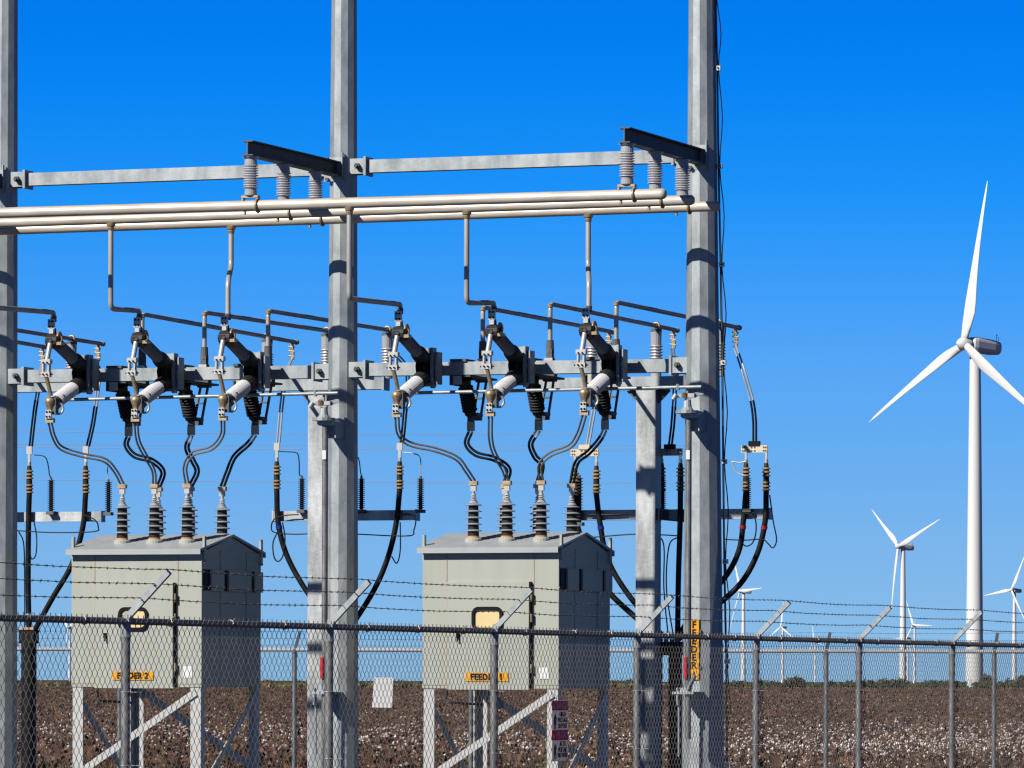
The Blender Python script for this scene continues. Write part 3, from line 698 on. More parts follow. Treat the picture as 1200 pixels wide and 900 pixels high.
def rear_pipe(a, pytop, pxend, pyend, pxins, label):
    zs = lbz(a) + .22
    top = L(600, 100, .6); b0 = .62; px0 = None
    zt = None
    # height of the bend: seen at pytop where the vertical stands
    w = world(a, b0); px = 600 + F*w.x/w.y; zt = L(px, pytop + 3, b0).z
    be = bsolve(a, pxend, pyend); ze = LA(pxend, pyend, a).z
    t = thing('rear_pipe', label, 'pipe', (a, b0, zs), GPp)
    m = MB(); m.tube(fillet([(a, b0, zs), (a, b0, zt), (a, be, ze)], .07), .0235, 12); part(m, 'pipe', t, M['alur'])
    m = MB(); m.lathe((a, b0, zt - .0), (a, b0, zt - .035), [(0,.029),(1,.029)], 12); part(m, 'elbow', t, M['bronze'])
    m = MB(); m.lathe((a, be - .02, ze), (a, be + .03, ze), [(0,.029),(1,.027)], 12); part(m, 'end_cap', t, M['bronze'])
    m = MB(); m.bar((a, be - .12, ze - .02), (a, be - .12, ze - .09), .032, .03); m.bar((a - .015, be - .12, ze - .08), (a + .015, be - .12, ze - .14), .03, .03); m.bar((a + .008, be - .12, ze - .13), (a + .008, be - .12, ze - .2), .03, .03)
    for dz in (.055, .10, .155): m.tube([(a - .035, be - .13, ze - dz), (a + .035, be - .13, ze - dz - .01)], .009, 6)
    part(m, 'terminal_clamp', t, M['bronze'])
    return a, be - .12, ze - .2, zt, ze, b0, be
RP = []
for k, (i, pyt, xe, ye) in enumerate(((0, 357, 718, 389), (1, 353, 793, 387), (2, 351, 866, 384), (3, 365, 347, 401), (4, 363, 405, 391), (5, 361, 463, 388))):
    lab = ['left rear pipe behind the right bay switches', 'middle rear pipe above the right lower beam, ending left of the right pole', 'rear pipe passing behind the right pole and ending right of it',
           'left rear pipe behind the left bay switches, ending left of the middle pole', 'middle rear pipe above the left lower beam, ending behind the middle pole', 'rear pipe passing behind the middle pole'][k]
    RP.append(rear_pipe(RS[i][1], pyt, xe, ye, 0, lab))
# two pipes that come in from the third feeder beyond the left edge
sp = RS[5][1] - RS[4][1]
aF3 = [RS[3][1] - (RS[0][1] - RS[3][1]) + d for d in (sp*0, sp, sp*2)]
RP.append(rear_pipe(aF3[2], 369, 120, 403, 0, 'rear pipe ending above the leftmost crossarm, its start beyond the photo edge'))
RP.append(rear_pipe(aF3[1], 369, 55, 407, 0, 'rear pipe end just right of the left pole'))

# ------------------------------------------------------------------ rear beams with standing insulators, square posts
BB = 4.0
def rz(px, py): return L(px, py, BB)
GS = 'square tube posts of the cable termination stands'
def sq_post(px0, px1, pyt, label):
    p = L(px0, pyt, BB - .1); w = .215; a = p.x + w/2; 
    t = thing('square_post', label, 'steel post', (a, BB, 0), GS)
    m = MB(); m.box((a - w/2, BB - .1, .05), (a + w/2, BB + .1, p.z)); part(m, 'tube', t, M['galv2'])
    m = MB(); m.cbox((a, BB, .04), (.42,.42,.03)); part(m, 'base_plate', t, M['galv2'])
    m = MB()
    for s in (-1, 1):
        m.poly([(0, 0), (.14, 0), (0, -.14)], BB - .01, BB + .01, lambda x, y, z, s=s: V(a + s*(w/2 + x), z, p.z - .0 + y))
    m.box((a - w/2 - .1, BB - .09, p.z + .001), (a + w/2 + .1, BB + .09, p.z + .018)); part(m, 'cap_plate', t, M['galvdark'])
    return a, p.z
ap2, zp2 = sq_post(745.5, 770, 457.5, 'square galvanised post left of the right steel pole')
ap1, zp1 = sq_post(361, 383, 459, 'square galvanised post standing against the middle steel pole')
ap0, zp0 = sq_post(-28, -6, 462, 'square galvanised post beyond the left photo edge')
def rear_beam(a0, a1, z, h, label):
    t = thing('rear_beam', label, 'steel beam', ((a0 + a1)/2, BB, z), 'rear beams on top of the square posts')
    m = MB(); m.box((a0, BB - .075, z - h/2), (a1, BB + .075, z + h/2)); part(m, 'tube', t, M['galv'])
    for a in (a0, a1):
        m = MB(); s = .02; m.box((a - .012, BB - .09, z - h/2 - .012), (a + .012, BB + .09, z + h/2 + .012)); part(m, 'end_plate', t, M['galv'])
zr2 = zp2 + .085; zr1 = zp1 + .08; zr0 = zp0 + .08
rear_beam(L(468, 448, BB).x - .0 + 4.4 - 4.4 + 1.55, L(842, 448, BB).x - .35, zr2, .125, 'rear beam behind the right bay switches on the right square post')
rear_beam(ap1 - .98, L(452, 448, BB).x, zr1, .125, 'short rear beam on the middle square post, seen on both sides of the pole')
rear_beam(ap0 - 1.4, L(84, 450, BB).x, zr0, .125, 'short rear beam just right of the left pole')
def stand_insulator(rp, z0, label):
    a, _, _, zt, ze, b0, be = rp; zpipe = zt + (ze - zt)*(BB - b0)/(be - b0)
    t = thing('standing_insulator', label, 'insulator', (a, BB, z0), 'ribbed insulators standing on the rear beams')
    H = zpipe - .03 - z0
    m = MB(); m.lathe((a,BB,z0 - .01), (a,BB,z0 + H*.12), [(0,.06),(1,.055)], 14); part(m, 'base', t, M['porc'])
    m = MB(); m.sheds((a,BB,z0 + H*.1), (a,BB,z0 + H*.66), 9, .048, .072, 18, .2); part(m, 'sheds', t, M['porcl'])
    m = MB(); m.lathe((a,BB,z0 + H*.64), (a,BB,z0 + H*.93), [(0,.056),(1,.06)], 14); part(m, 'cap', t, M['porc'])
    m = MB(); m.box((a - .05, BB - .04, z0 + H*.93), (a + .05, BB + .04, z0 + H)); part(m, 'saddle', t, M['galvdark']); m = MB()
    rg = [(a + math.cos(u)*.036, BB, zpipe + math.sin(u)*.036) for u in np.linspace(-.6, math.pi + .6, 12)]; m.tube(rg, .012, 6); part(m, 'pipe_clamp', t, M['bronze'])
for i, zr, lab in ((0, zr2, 'ribbed standing insulator hidden behind the last switch of the right bay'), (1, zr2, 'ribbed insulator standing on the rear beam left of the right pole'), 
                   (3, zr1, 'dark standing insulator behind the last switch of the left bay'), (4, zr1, 'ribbed insulator standing just left of the middle pole'), (5, zr1, 'ribbed insulator standing just right of the middle pole'),
                   (6, zr0, 'ribbed insulator standing behind the leftmost feeder 2 switch')):
    stand_insulator(RP[i], zr + .063, lab)
stand_insulator(RP[2], zr2 + .063, 'standing insulator hidden behind the right pole')

# ------------------------------------------------------------------ crossarms, terminations, arresters, big cables
BC = 4.32
GC = 'galvanised crossarms holding the cable terminations'
def crossarm(px0, px1, py, h, label):
    p, q = L(px0, py, BC), L(px1, py, BC); z = (p.z + q.z)/2
    t = thing('crossarm', label, 'crossarm', ((p.x + q.x)/2, BC, z), GC)
    m = MB(); m.box((p.x, BC - .055, z - h/2), (q.x, BC - .043, z + h/2)); m.box((p.x, BC - .043, z + h/2 - .012), (q.x, BC + .05, z + h/2)); m.box((p.x, BC - .043, z - h/2), (q.x, BC + .05, z - h/2 + .012))
    part(m, 'channel', t, M['galv2'])
    m = MB(); 
    for x in (p.x - .004, q.x): m.box((x - .006, BC - .06, z - h/2 - .008), (x + .012, BC + .055, z + h/2 + .008))
    part(m, 'end_plate', t, M['galv2'])
    return p.x, q.x, z
c0 = crossarm(-95, 120, 606.2, .108, 'crossarm just right of the left pole, half in shadow')
c1 = crossarm(322, 489, 604.3, .108, 'crossarm crossing behind the middle pole')
c2 = crossarm(678, 902, 603, .108, 'crossarm crossing behind the right pole')
GT = 'black cable terminations with tan skirts'
TERM = []
def termination(px, ytop, ylug, b, cable_px, label, arm, band=None, dark=False):
    p = L(px, ytop, b); a = p.x; z = lambda y: L(px, y, b).z; zc = arm[2]
    t = thing('cable_termination', label, 'cable termination', (a, b, zc), GT)
    m = MB(); k_ = .3 if px < 600 else 0; m.bar((a, b, z(ytop)), (a, b, z(ytop + (ylug - ytop)*.45)), .065 if px < 600 else .024, .02, V(0,1,0)); m.bar((a, b, z(ytop + (ylug - ytop)*.45)), (a, b, z(ylug)), .03 if px < 600 else .022, .018, V(0,1,0)); m.lathe((a,b,z(ylug + 6)), (a,b,z(ylug - 2)), [(0,.02),(1,.02)], 10); part(m, 'lug', t, M['tin'])
    zt = z(ylug + 2); zb = z(ylug + 38); m = MB(); m.lathe((a,b,zb), (a,b,zt), [(0,.030),(.3,.034),(.8,.030),(.95,.024),(1,.018)], 12, True); part(m, 'sleeve', t, M['poly'])
    for k in (0, 1, 2, 4, 5, 6):
        m = MB(); zz = zt - (zt - zb)*(.18 + k*.115); m.lathe((a,b,zz - .012), (a,b,zz + .006), [(0,.046),(.6,.044),(1,.03)], 14); part(m, 'skirt', t, M['skirt'])
    pts = [Vector((a, b, zb + .02))] + [L(x, y, bb) for x, y, bb in cable_px]
    m = MB(); m.tube(smooth_path(pts), .031, 10); part(m, 'cable', t, M['rubber'])
    if band:
        c = smooth_path(pts); k = min(range(len(c)), key=lambda i: abs(c[i].z - z(band[0]))); k = max(1, min(k, len(c)-2))
        m = MB(); d = (c[k+1] - c[k-1]).normalized()*.018; m.lathe(c[k] - d, c[k] + d, [(0,.036),(1,.036)], 12); part(m, 'colour_band', t, band[1], band[2])
    return a
M['tblue'] = mat('blue_tape', (.01,.02,.3), .5); M['tred'] = mat('red_tape', (.35,.01,.015), .5); M['tyel'] = mat('yellow_tape', (.75,.5,.02), .4)
G1 = BC - .10
aT = {}
aT['l1'] = termination(34.5, 523, 543, G1, [(33.5, 610, G1), (33, 680, G1), (34, 738, G1)], 'termination beside the left pole with its cable dropping straight down', c0)
aT['l2'] = termination(100.5, 523, 543, G1, [(97, 618, G1), (84, 662, G1), (62, 700, G1), (41, 738, G1)], 'termination left of the left breaker cabinet, its cable slanting down to the left', c0)
aT['m1'] = termination(324.5, 519, 538, G1, [(326, 612, G1), (335, 648, G1), (353, 683, G1), (376, 716, G1)], 'termination left of the middle pole, cable curving right', c1, (617, M['tblue'], 'blue tape band'))
aT['m2'] = termination(396, 519, 538, G1, [(396, 612, G1), (396, 660, G1), (394, 720, G1)], 'termination hidden behind the middle pole', c1)
aT['m3'] = termination(468.5, 519, 538, G1, [(464.5, 612, G1), (455, 652, G1), (438, 692, G1), (408, 740, G1)], 'termination right of the middle pole, cable curving left', c1)
aT['r1'] = termination(674, 532, 546, G1, [(676, 612, G1), (688, 650, G1), (712, 692, G1), (752, 730, G1), (775, 752, G1)], 'termination above the right end of the right breaker cabinet', c2)
aT['r2'] = termination(699, 532, 543, G1, [(703, 612, G1), (712, 655, G1), (735, 695, G1), (776, 745, G1)], 'termination between the right breaker cabinet and the square post', c2, (616, M['tblue'], 'blue tape band'))
aT['r3'] = termination(775.5, 528, 540, G1, [(771, 618, G1), (768, 680, G1), (770, 752, G1)], 'termination just right of the square post', c2, (617, M['tyel'], 'yellow tape band'))
aT['r4'] = termination(797.5, 528, 540, G1, [(797, 612, G1), (795, 680, G1), (794, 752, G1)], 'termination touching the left edge of the right pole', c2)
aT['r5'] = termination(874.3, 528, 540, G1, [(871, 612, G1), (866, 645, G1), (850, 676, G1), (815, 716, G1), (795, 745, G1)], 'left termination of the pair right of the right pole', c2, (617, M['tred'], 'red tape band'))
aT['r6'] = termination(898, 528, 540, G1, [(896.5, 612, G1), (887, 650, G1), (866, 686, G1), (825, 722, G1), (792, 752, G1)], 'rightmost termination, its black cable sweeping down left', c2, (616, M['tred'], 'red tape band'))
GA = 'black finned surge arresters on the crossarms'
def arrester(px, y0, y1, b, arm, lead, label):
    p, q = L(px, y0, b), L(px, y1, b); a = p.x
    t = thing('surge_arrester', label, 'surge arrester', (a, b, p.z), GA)
    m = MB(); m.lathe(V(a,b,p.z), V(a,b,q.z), [(0,.022),(1,.022)], 10); part(m, 'core', t, M['rubber'])
    m = MB(); n = 15
    for k in range(n):
        z = p.z + (q.z - p.z)*(k + .7)/n; m.lathe((a,b,z), (a,b,z + .007), [(0,.042),(1,.036)], 12)
    part(m, 'fins', t, M['poly'])
    m = MB(); m.cbox((a, b, p.z - .02), (.09,.08,.035)); m.tube([(a,b,q.z), (a,b,q.z + .03)], .014, 8); part(m, 'end_fitting', t, M['galvdark'])
    if lead:
        m = MB(); m.tube(smooth_path([V(a,b,q.z + .03)] + [L(x, y, b) for x, y in lead]), .0065, 6); part(m, 'lead', t, lead_m)
lead_m = M['rubber']
arrester(59.8, 599, 563, G1, c0, [(58, 556), (56, 543), (52, 535), (40, 533)], 'surge arrester between the left pole and second termination')
arrester(353.7, 597, 561, G1, c1, [(351, 556), (350.5, 540), (348, 531), (338, 529.5), (327, 529)], 'surge arrester just left of the middle square post')
arrester(423.5, 597, 561, G1, c1, [(422.5, 553), (421, 541), (418, 535), (405, 533)], 'surge arrester just right of the middle pole')
arrester(679, 612, 560, G1, c2, None, 'surge arrester half hidden by the right bushing cable of the right breaker')
arrester(776.5, 597, 560, G1, c2, None, 'surge arrester beside the square post')
arrester(876.0, 596, 560, G1, c2, None, 'surge arrester right of the right pole')
lead_m = M['wirew']
arrester(127, 600, 565, G1, c0, [(126, 556), (126, 544), (124, 538), (116, 535), (104, 534)], 'surge arrester hung on the right end of the left crossarm')
arrester(492.8, 597, 561, G1, c1, [(492.5, 553), (493, 541), (491, 534), (482, 531), (472, 530)], 'surge arrester hung on the right end of the middle crossarm')
# tan spreader bars of the right stand
for x0, x1, lab in ((669, 701.5, 'tan terminal bar above the right end of the right breaker cabinet'), (770.5, 799.5, 'tan terminal bar between the square post and right pole'), (868.7, 899.5, 'tan terminal bar right of the right pole')):
    y = (534.5, 530, 526.3)[(x0 > 700) + (x0 > 800)] - (4 if x0 < 700 else 0); p, q = L(x0, y, G1), L(x1, y, G1)
    t = thing('terminal_bar', lab, 'terminal bar', ((p.x + q.x)/2, G1, p.z), 'tan terminal bars joining cable pairs')
    m = MB(); m.box((p.x, G1 - .012, p.z - .038), (q.x, G1 + .012, p.z + .038)); bp = part(m, 'bar', t, M['tan'])
    m = MB()
    for f in (.06, .14, .40, .52, .86, .94):
        for dz in (-.018, .018): m.tube([(p.x + (q.x - p.x)*f, G1 - .02, p.z + dz), (p.x + (q.x - p.x)*f, G1 - .012, p.z + dz)], .009, 6)
    part(m, 'bolt', bp, M['galvdark'], kind='stuff')
    m = MB(); m.cbox(((p.x + q.x)/2, G1, p.z + .058), (.12,.05,.05)); part(m, 'cable_socket', t, M['tan'] if x0 < 700 else M['black'])
# twin strands from rear pipe ends down to the terminations
GW = 'twin flexible jumpers from the rear pipes to the terminations'
def twin(path, bs, label, mat1, group, gap=.034, r=.0105, lower=None, name='twin_jumper', frac=.6):
    pts = [L(x, y, b) if not isinstance(x, Vector) else x for (x, y), b in zip(path, bs)]
    t = thing(name, label, 'cable', pts[0], group)
    for s in (-1, 1):
        c = smooth_path(pts, 7); o = []
        for i, p in enumerate(c):
            d = (c[min(i+1, len(c)-1)] - c[max(i-1, 0)]); d.y = 0
            nn = V(d.z, 0, -d.x); nn = nn.normalized() if nn.length > 1e-6 else V(1,0,0)
            o.append(p + nn*(s*gap/2))
        if lower:
            k = int(len(o)*frac); m = MB(); m.tube(o[:k+1], r, 7); w = part(m, 'strand', t, mat1); m = MB(); m.tube(o[k:], r*1.2, 7); part(m, 'sleeve', w, lower)
        else:
            m = MB(); m.tube(o, r, 7); part(m, 'strand', t, mat1)
def pe(i): a, b, z, *_ = RP[i]; return a, b, z
def endpx(i):
    a, b, z = pe(i); w = world(a, b, z); return 600 + F*w.x/w.y, hz(600 + F*w.x/w.y) - F*(w.z - EYE)/w.y, b
for i, pth, lab, m1, lo in ((0, [(700, 460), (690, 515), (687, 527)], 'pale twin jumper above the tan terminal bar right of the right breaker cabinet', M['wirew'], None),
        (1, [(791, 440), (789, 490), (785.5, 522)], 'twin jumper just left of the right pole', M['wire'], M['rubber']),
        (2, [(868, 425), (880, 465), (884, 490), (884.5, 518)], 'twin jumper curving down right of the right pole', M['wirew'], M['rubber']),
        (3, [(335, 440), (330, 475), (326, 519)], 'pale twin jumper between the left bay switches and middle pole', M['wirew'], None),
        (5, [(477, 435), (474, 490), (471, 519)], 'twin jumper behind the left switch of the right bay', M['wirew'], M['rubber']),
        (6, [(116, 440), (110, 490), (103, 523)], 'white and black twin jumper left of the feeder 2 middle switch', M['wirew'], M['rubber']),
        (7, [(47, 445), (41, 480), (36, 523)], 'white and black twin jumper right of the left pole', M['wirew'], M['rubber'])):
    ex, ey, eb = endpx(i); twin([(ex, ey)] + pth, [eb] + [G1]*len(pth), lab, m1, GW, .032, .010, lo, frac=.55)
# thin ground leads
GG = 'thin dark ground leads below the crossarms'
def lead(pts, b, label, r=.0075, m_=None):
    c = [L(x, y, b) for x, y in pts]; m = MB(); m.tube(smooth_path(c), r, 6); solo(m, 'ground_lead', label, 'ground wire', m_ or M['rubber'], c[0], GG)
lead([(350, 603), (335, 604), (322, 608), (318, 617), (322, 624), (345, 626), (372, 625)], G1 - .02, 'ground lead looping off the left end of the middle crossarm')
lead([(325, 624), (320, 636), (321, 652), (326, 658), (332, 650), (334, 630), (331, 612)], G1 - .03, 'hanging wire loop below the left end of the middle crossarm')
lead([(465, 603), (480, 603), (487, 608), (485, 621), (478, 628), (420, 626), (405, 625)], G1 - .02, 'ground lead looping off the right end of the middle crossarm')
lead([(469, 612), (469, 645), (465, 660), (459, 652)], G1 - .03, 'hanging wire loop below the right end of the middle crossarm')
lead([(98, 603), (111, 609), (115, 617), (110, 623), (60, 624), (22, 622), (0, 622)], G1 - .02, 'ground lead running left under the leftmost crossarm')
lead([(40, 612), (43, 630), (42, 650), (37, 655), (35, 645)], G1 - .03, 'hanging wire loop beside the left pole')
lead([(22, 623), (28, 640), (29, 700), (29, 735)], G1 - .04, 'thin wire dropping beside the left pole')
lead([(690, 630), (715, 628), (745, 626), (780, 627), (795, 628)], G1 - .02, 'ground lead crossing behind the square post')
lead([(770, 626), (778, 640), (778, 690), (783, 745)], G1 - .04, 'left of two thin wires hanging between square post and right pole')
lead([(795, 629), (784, 640), (781, 690), (789, 745)], G1 - .05, 'right of two thin wires hanging between square post and right pole')
lead([(848, 632), (872, 633), (893, 632), (900, 637), (906, 642), (910, 632), (906, 610), (902, 580)], G1 - .02, 'ground lead looping around the right end of the right crossarm')
lead([(872, 601), (884, 606), (886, 622), (882, 636), (874, 640), (868, 634)], G1 - .03, 'small wire loop under the right crossarm')
lead([(874, 541), (866, 542), (859, 541), (858, 543), (864, 554), (873, 557)], G1 - .02, 'pale lead looping left of the arrester right of the pole', .008, M['wirew'])
lead([(690, 603), (715, 603), (733, 602)], BC - .1, 'dark copper rod across the lit face of the right crossarm', .012, M['galvdark'])
# side arm on the right stand, cable riser boxes
p, q = L(763, 603, 4.1), L(797, 603, 5.6)
m = MB(); m.bar((ap2 + .125, 3.94, p.z), (ap2 + .125, 5.9, p.z), .03, .12); solo(m, 'side_arm', 'dark side arm running back from the square post under the arresters', 'crossarm', M['galvdark'], (ap2 + .125, 3.94, p.z))
def riser_box(x0, x1, ytop, legs, label):
    p, q = L(x0, ytop, G1), L(x1, ytop + 16, G1); t = thing('cable_riser', label, 'cable riser', ((p.x + q.x)/2, G1, 0), 'black cable risers under the crossarms')
    m = MB(); m.box((p.x, G1 - .07, q.z), (q.x, G1 + .07, p.z)); part(m, 'clamp_frame', t, M['black'])
    for (l0, l1) in legs:
        u, w = L(l0, 800, G1), L(l1, 800, G1); m = MB(); r = (w.x - u.x)/2; m.tube([((u.x + w.x)/2, G1, .0), ((u.x + w.x)/2, G1, q.z + .01)], r, 14); part(m, 'conduit', t, M['rubber'])
    m = MB()
    for k in range(5): 
        x = p.x + (q.x - p.x)*(.15 + .175*k); m.cbox((x, G1 - .03, p.z + .012), (.035,.05,.03))
    part(m, 'clamp_bolts', t, M['ring'])
riser_box(25, 42.5, 738, ((25.5, 42),), 'black cable riser beside the left pole with rusty clamp on top')
riser_box(762, 801, 752, ((753, 776), (783.5, 799)), 'pair of black cable risers between the square post and right pole')
riser_box(366, 408, 745, ((380, 395),), 'black cable riser hidden behind the middle pole')

# ------------------------------------------------------------------ operating rods and their gear on the poles
def operator(A, RR, x0, xr0, ytip, xend, yend, xs, ygear, label):
    b = -.48; p, q = L(x0, ytip, b), L(xend, yend, b)
    t = thing('operating_rod', 'horizontal operating rod under the %s switches' % label, 'operating rod', p, 'operating rods for the switch blades')
    m = MB(); m.tube([p, q], .0175, 10); part(m, 'rod', t, M['galv'])
    g = L(xs, ygear, b + .03); m = MB(); m.lathe(g + V(0,0,-.155), g + V(0,0,-.125), [(0,.115),(1,.115)], 14); m.lathe(g + V(0,0,-.125), g + V(0,0,-.02), [(0,.07),(.3,.045),(1,.035)], 12)
    m.cbox(g + V(-.0,0,.02), (.16,.07,.04)); m.tube([g + V(-.10,-.04,.03), g + V(-.13,-.05,-.02)], .028, 8); m.tube([g, g + V(0,0,.12)], .014, 8); m.lathe(V(q.x - .24, b, q.z - .03), V(q.x - .24, b, q.z + .03), [(0,.02),(1,.02)], 8)
    m.bar(g + V(.05,.02,.02), g + V(.15,.04,.05), .04, .04)
    t2 = thing('rod_gear', 'gear and bell crank of the operating rod on the %s pole' % ('middle' if 'left' in label else 'right'), 'switch gear', g, 'operating rod gears on the poles')
    part(m, 'crank', t2, M['galv'])
    m = MB(); m.box((g.x - .06, b + .0, g.z - .20), (g.x + .10, -RR(4)*.9, g.z - .16)); m.box((g.x - .02, b + .1, g.z - .32), (g.x + .10, -RR(4)*.9, g.z - .2)); part(m, 'shelf', t2, M['galv'])
    m = MB(); m.lathe(g + V(-.02,-.03,-.0), g + V(-.02,-.05,.05), [(0,.03),(1,.025)], 8); part(m, 'bearing', t2, M['bronze'])
    # vertical pipe with grip
    t3 = thing('operating_pipe', 'vertical operating pipe with red grip on the %s pole' % ('middle' if 'left' in label else 'right'), 'operating pipe', (g.x, b + .03, 0), 'vertical operating pipes on the poles')
    zc = L(xs, 812, b).z
    m = MB(); m.tube([(g.x + .015, b + .03, zc - .45), (g.x + .015, b + .03, g.z - .15)], .03, 12); part(m, 'pipe', t3, M['galvpost'])
    zt = L(xs, 533, b).z; m = MB(); m.box((g.x + .0, b - .012, zt - .045), (g.x + .04, b - .004, zt + .045)); part(m, 'tag', t3, M['white'])
    zr = L(xs, 782, b).z; m = MB(); m.tube([(g.x + .0, b + .0, zr - .11), (g.x + .0, b + .0, zr + .10)], .022, 10); part(m, 'grip', t3, M['red'])
    m = MB(); m.box((g.x - .13, b - .03, zc - .012), (g.x + .09, -RR(1.5)*.8, zc + .012)); m.box((g.x - .09, b, zc + .012), (g.x + .03, b + .10, zc + .05)); m.tube([(g.x - .08, b - .01, zc - .12), (g.x - .08, b - .01, zc + .05)], .014, 8); m.bar((g.x + .03, b - .02, zc + .03), (g.x + .12, b - .08, zc + .17), .03, .03)
    part(m, 'guide_bracket', t3, M['galv'])
    m = MB(); m.tube([(g.x - .075, b + .02, zc), (g.x - .075, b + .02, zc - .62)], .012, 8); part(m, 'crank_handle', t3, M['galv'])
operator(A1, R1, 78, 0, 468.5, 396, 460.5, 379.5, 475, 'left bay')
operator(A2, R2, 484, 0, 460.5, 822, 453.2, 805.5, 466, 'right bay')

# ------------------------------------------------------------------ circuit breaker cabinets
FB, RB = -.775, .775
def text_mesh(txt, size, name, spacing=1.0, bold=.03):
    c = bpy.data.curves.new(name, 'FONT'); c.body = txt; c.size = size; c.align_x = 'CENTER'; c.align_y = 'CENTER'; c.space_character = spacing; c.offset = bold*size; c.extrude = .0015; c.space_line = .78; c.resolution_u = 3
    o = bpy.data.objects.new(name, c); COL.objects.link(o); bpy.context.view_layer.update()
    dg = bpy.context.evaluated_depsgraph_get(); me = bpy.data.meshes.new_from_object(o.evaluated_get(dg)); bpy.data.objects.remove(o); bpy.data.curves.remove(c)
    me.name = name; return me
def text_part(me, name, parent, mat_, local, sx=1.0, sz=1.0, rot=None, label=None):
    m2 = me.copy(); m2.materials.clear(); m2.materials.append(mat_)
    o = bpy.data.objects.new(name, m2); COL.objects.link(o); o.parent = parent; o.matrix_local = Matrix.Translation(local) @ (rot or Matrix.Rotation(R(90), 4, 'X')) @ Matrix.Diagonal((sx, sz, 1, 1))
    return props(o, label)
BUSH = []
def breaker(label):
    p0 = L(495, 806.5, FB); p1 = L(654.5, 806.5, FB); W_ = p1.x - p0.x; a0 = p0.x; a1 = p1.x; zb = p0.z; ze = L(495, 644.5, FB).z
    c = (a0 + a1)/2; t = thing('breaker_cabinet', label, 'breaker cabinet', (c, 0, 0), 'grey green circuit breaker cabinets')
    zr = L(685, 624.8, 0).z; zeave = L(653, 639.5, FB - .03).z
    X = lambda px: L(px, 700, FB).x; Zf = lambda py: L(575, py, FB).z
    m = MB(); m.box((a0, FB, zb), (a1, RB, zeave - .05))
    m.poly([(FB, zeave - .05), (RB, zeave - .05), (0, zr - .02)], a0 + .001, a1 - .001, lambda x, y, z: V(z, x, y))
    part(m, 'body', t, M['paint'])
    # roof: two slabs with a drip edge
    ov = .085; m = MB(); e = .02
    zE = zeave - .035
    for s in (-1, 1):
        ye = s*(RB + ov)
        vs = [V(a0 - .03, ye, zE), V(a1 + .02, ye, zE), V(a1 + .02, 0, zr - .012), V(a0 - .03, 0, zr - .012)]
        up = V(0,0,.022); m.add(vs + [v + up for v in vs], [(0,1,2,3) if s > 0 else (3,2,1,0), (7,6,5,4) if s > 0 else (4,5,6,7), (0,4,5,1) if s > 0 else (1,5,4,0), (1,5,6,2) if s > 0 else (2,6,5,1), (3,7,4,0) if s > 0 else (0,4,7,3), (2,6,7,3) if s > 0 else (3,7,6,2)])
        m.box((a0 - .03, min(ye, ye - s*.012), zE - .032), (a1 + .02, max(ye, ye - s*.012), zE + .001)) 
    rf = part(m, 'roof', t, M['roofp'])
    # front panels: proud door, side strips as rust-lined seams
    xd0, xd1 = X(524.5), X(621.5); zd = Zf(682)
    m = MB(); m.box((xd0, FB - .022, zb - .012), (xd1, FB - .001, zd)); door = part(m, 'door', t, M['paint'])
    m = MB()
    m.box((xd1, FB - .045, zb + .0), (xd1 + .016, FB - .001, zd + .002)); part(m, 'hinge_strip', door, M['black'])
    m = MB()
    for y in (700, 724, 783): m.tube([(xd1 + .024, FB - .04, Zf(y + 5)), (xd1 + .024, FB - .04, Zf(y - 5))], .010, 8)
    part(m, 'hinge', door, M['bronze'])
    m = MB(); m.box((X(523.3), FB - .004, zb), (X(524.0), FB - .001, zeave - .06)); m.box((X(625.4), FB - .004, zb), (X(626.1), FB - .001, zeave - .06)); m.box((a0 + .005, FB - .004, Zf(803.2)), (xd0 - .004, FB - .001, Zf(802.5))); m.box((X(628), FB - .004, Zf(803.2)), (a1 - .005, FB - .001, Zf(802.5)))
    part(m, 'panel_seam', t, M['rust'])
    m = MB()
    for x in (xd0 + .05, xd1 - .02): m.box((x - .0, FB - .03, zb - .014), (x + .0, FB, zb))
    # window
    def rr(cx, cz, w, h, r, n=5):
        o = []
        for qx, qz, a_ in ((1,1,0), (-1,1,90), (-1,-1,180), (1,-1,270)):
            for k in range(n+1):
                u = R(a_ + 90*k/n); o.append((cx + qx*(w/2 - r) + math.cos(u)*r, cz + qz*(h/2 - r) + math.sin(u)*r))
        return o
    wx, wz = X(572.3), Zf(725); ww, wh = X(590.3) - X(554.3), Zf(711) - Zf(739)
    o1, o2 = rr(wx, wz, ww, wh, .07), rr(wx, wz, ww - .06, wh - .06, .045); n = len(o1); m = MB(); y0, y1 = FB - .045, FB - .020
    vs = [(x, y0, z) for x, z in o1] + [(x, y0, z) for x, z in o2] + [(x, y1, z) for x, z in o1] + [(x, y1, z) for x, z in o2]
    m.add(vs, [(i, (i+1)%n, n+(i+1)%n, n+i)[::-1] for i in range(n)] + [(i, 2*n+i, 2*n+(i+1)%n, (i+1)%n)[::-1] for i in range(n)] + [(n+i, n+(i+1)%n, 3*n+(i+1)%n, 3*n+i) for i in range(n)])
    part(m, 'window_frame', door, M['black'])
    m = MB(); m.poly([(x, z) for x, z in o2], FB - .028, FB - .023, lambda x, y, z: V(x, z, y)); part(m, 'window_pane', door, M['yellow'])
    m = MB()
    hx = X(538.2); m.box((hx - .02, FB - .04, Zf(748)), (hx + .012, FB - .022, Zf(742))); m.tube([(hx, FB - .045, Zf(743)), (hx, FB - .05, Zf(752))], .009, 8); part(m, 'handle', door, M['black'])
    m = MB(); m.box((X(632.5), FB - .006, Zf(795.5)), (X(643.5), FB - .001, Zf(782))); part(m, 'sticker', t, M['sheet'])
    m = MB(); m.box((X(547), FB - .032, Zf(798.5)), (X(597), FB - .022, Zf(788.3))); pl = part(m, 'label_plate', door, M['orange'])
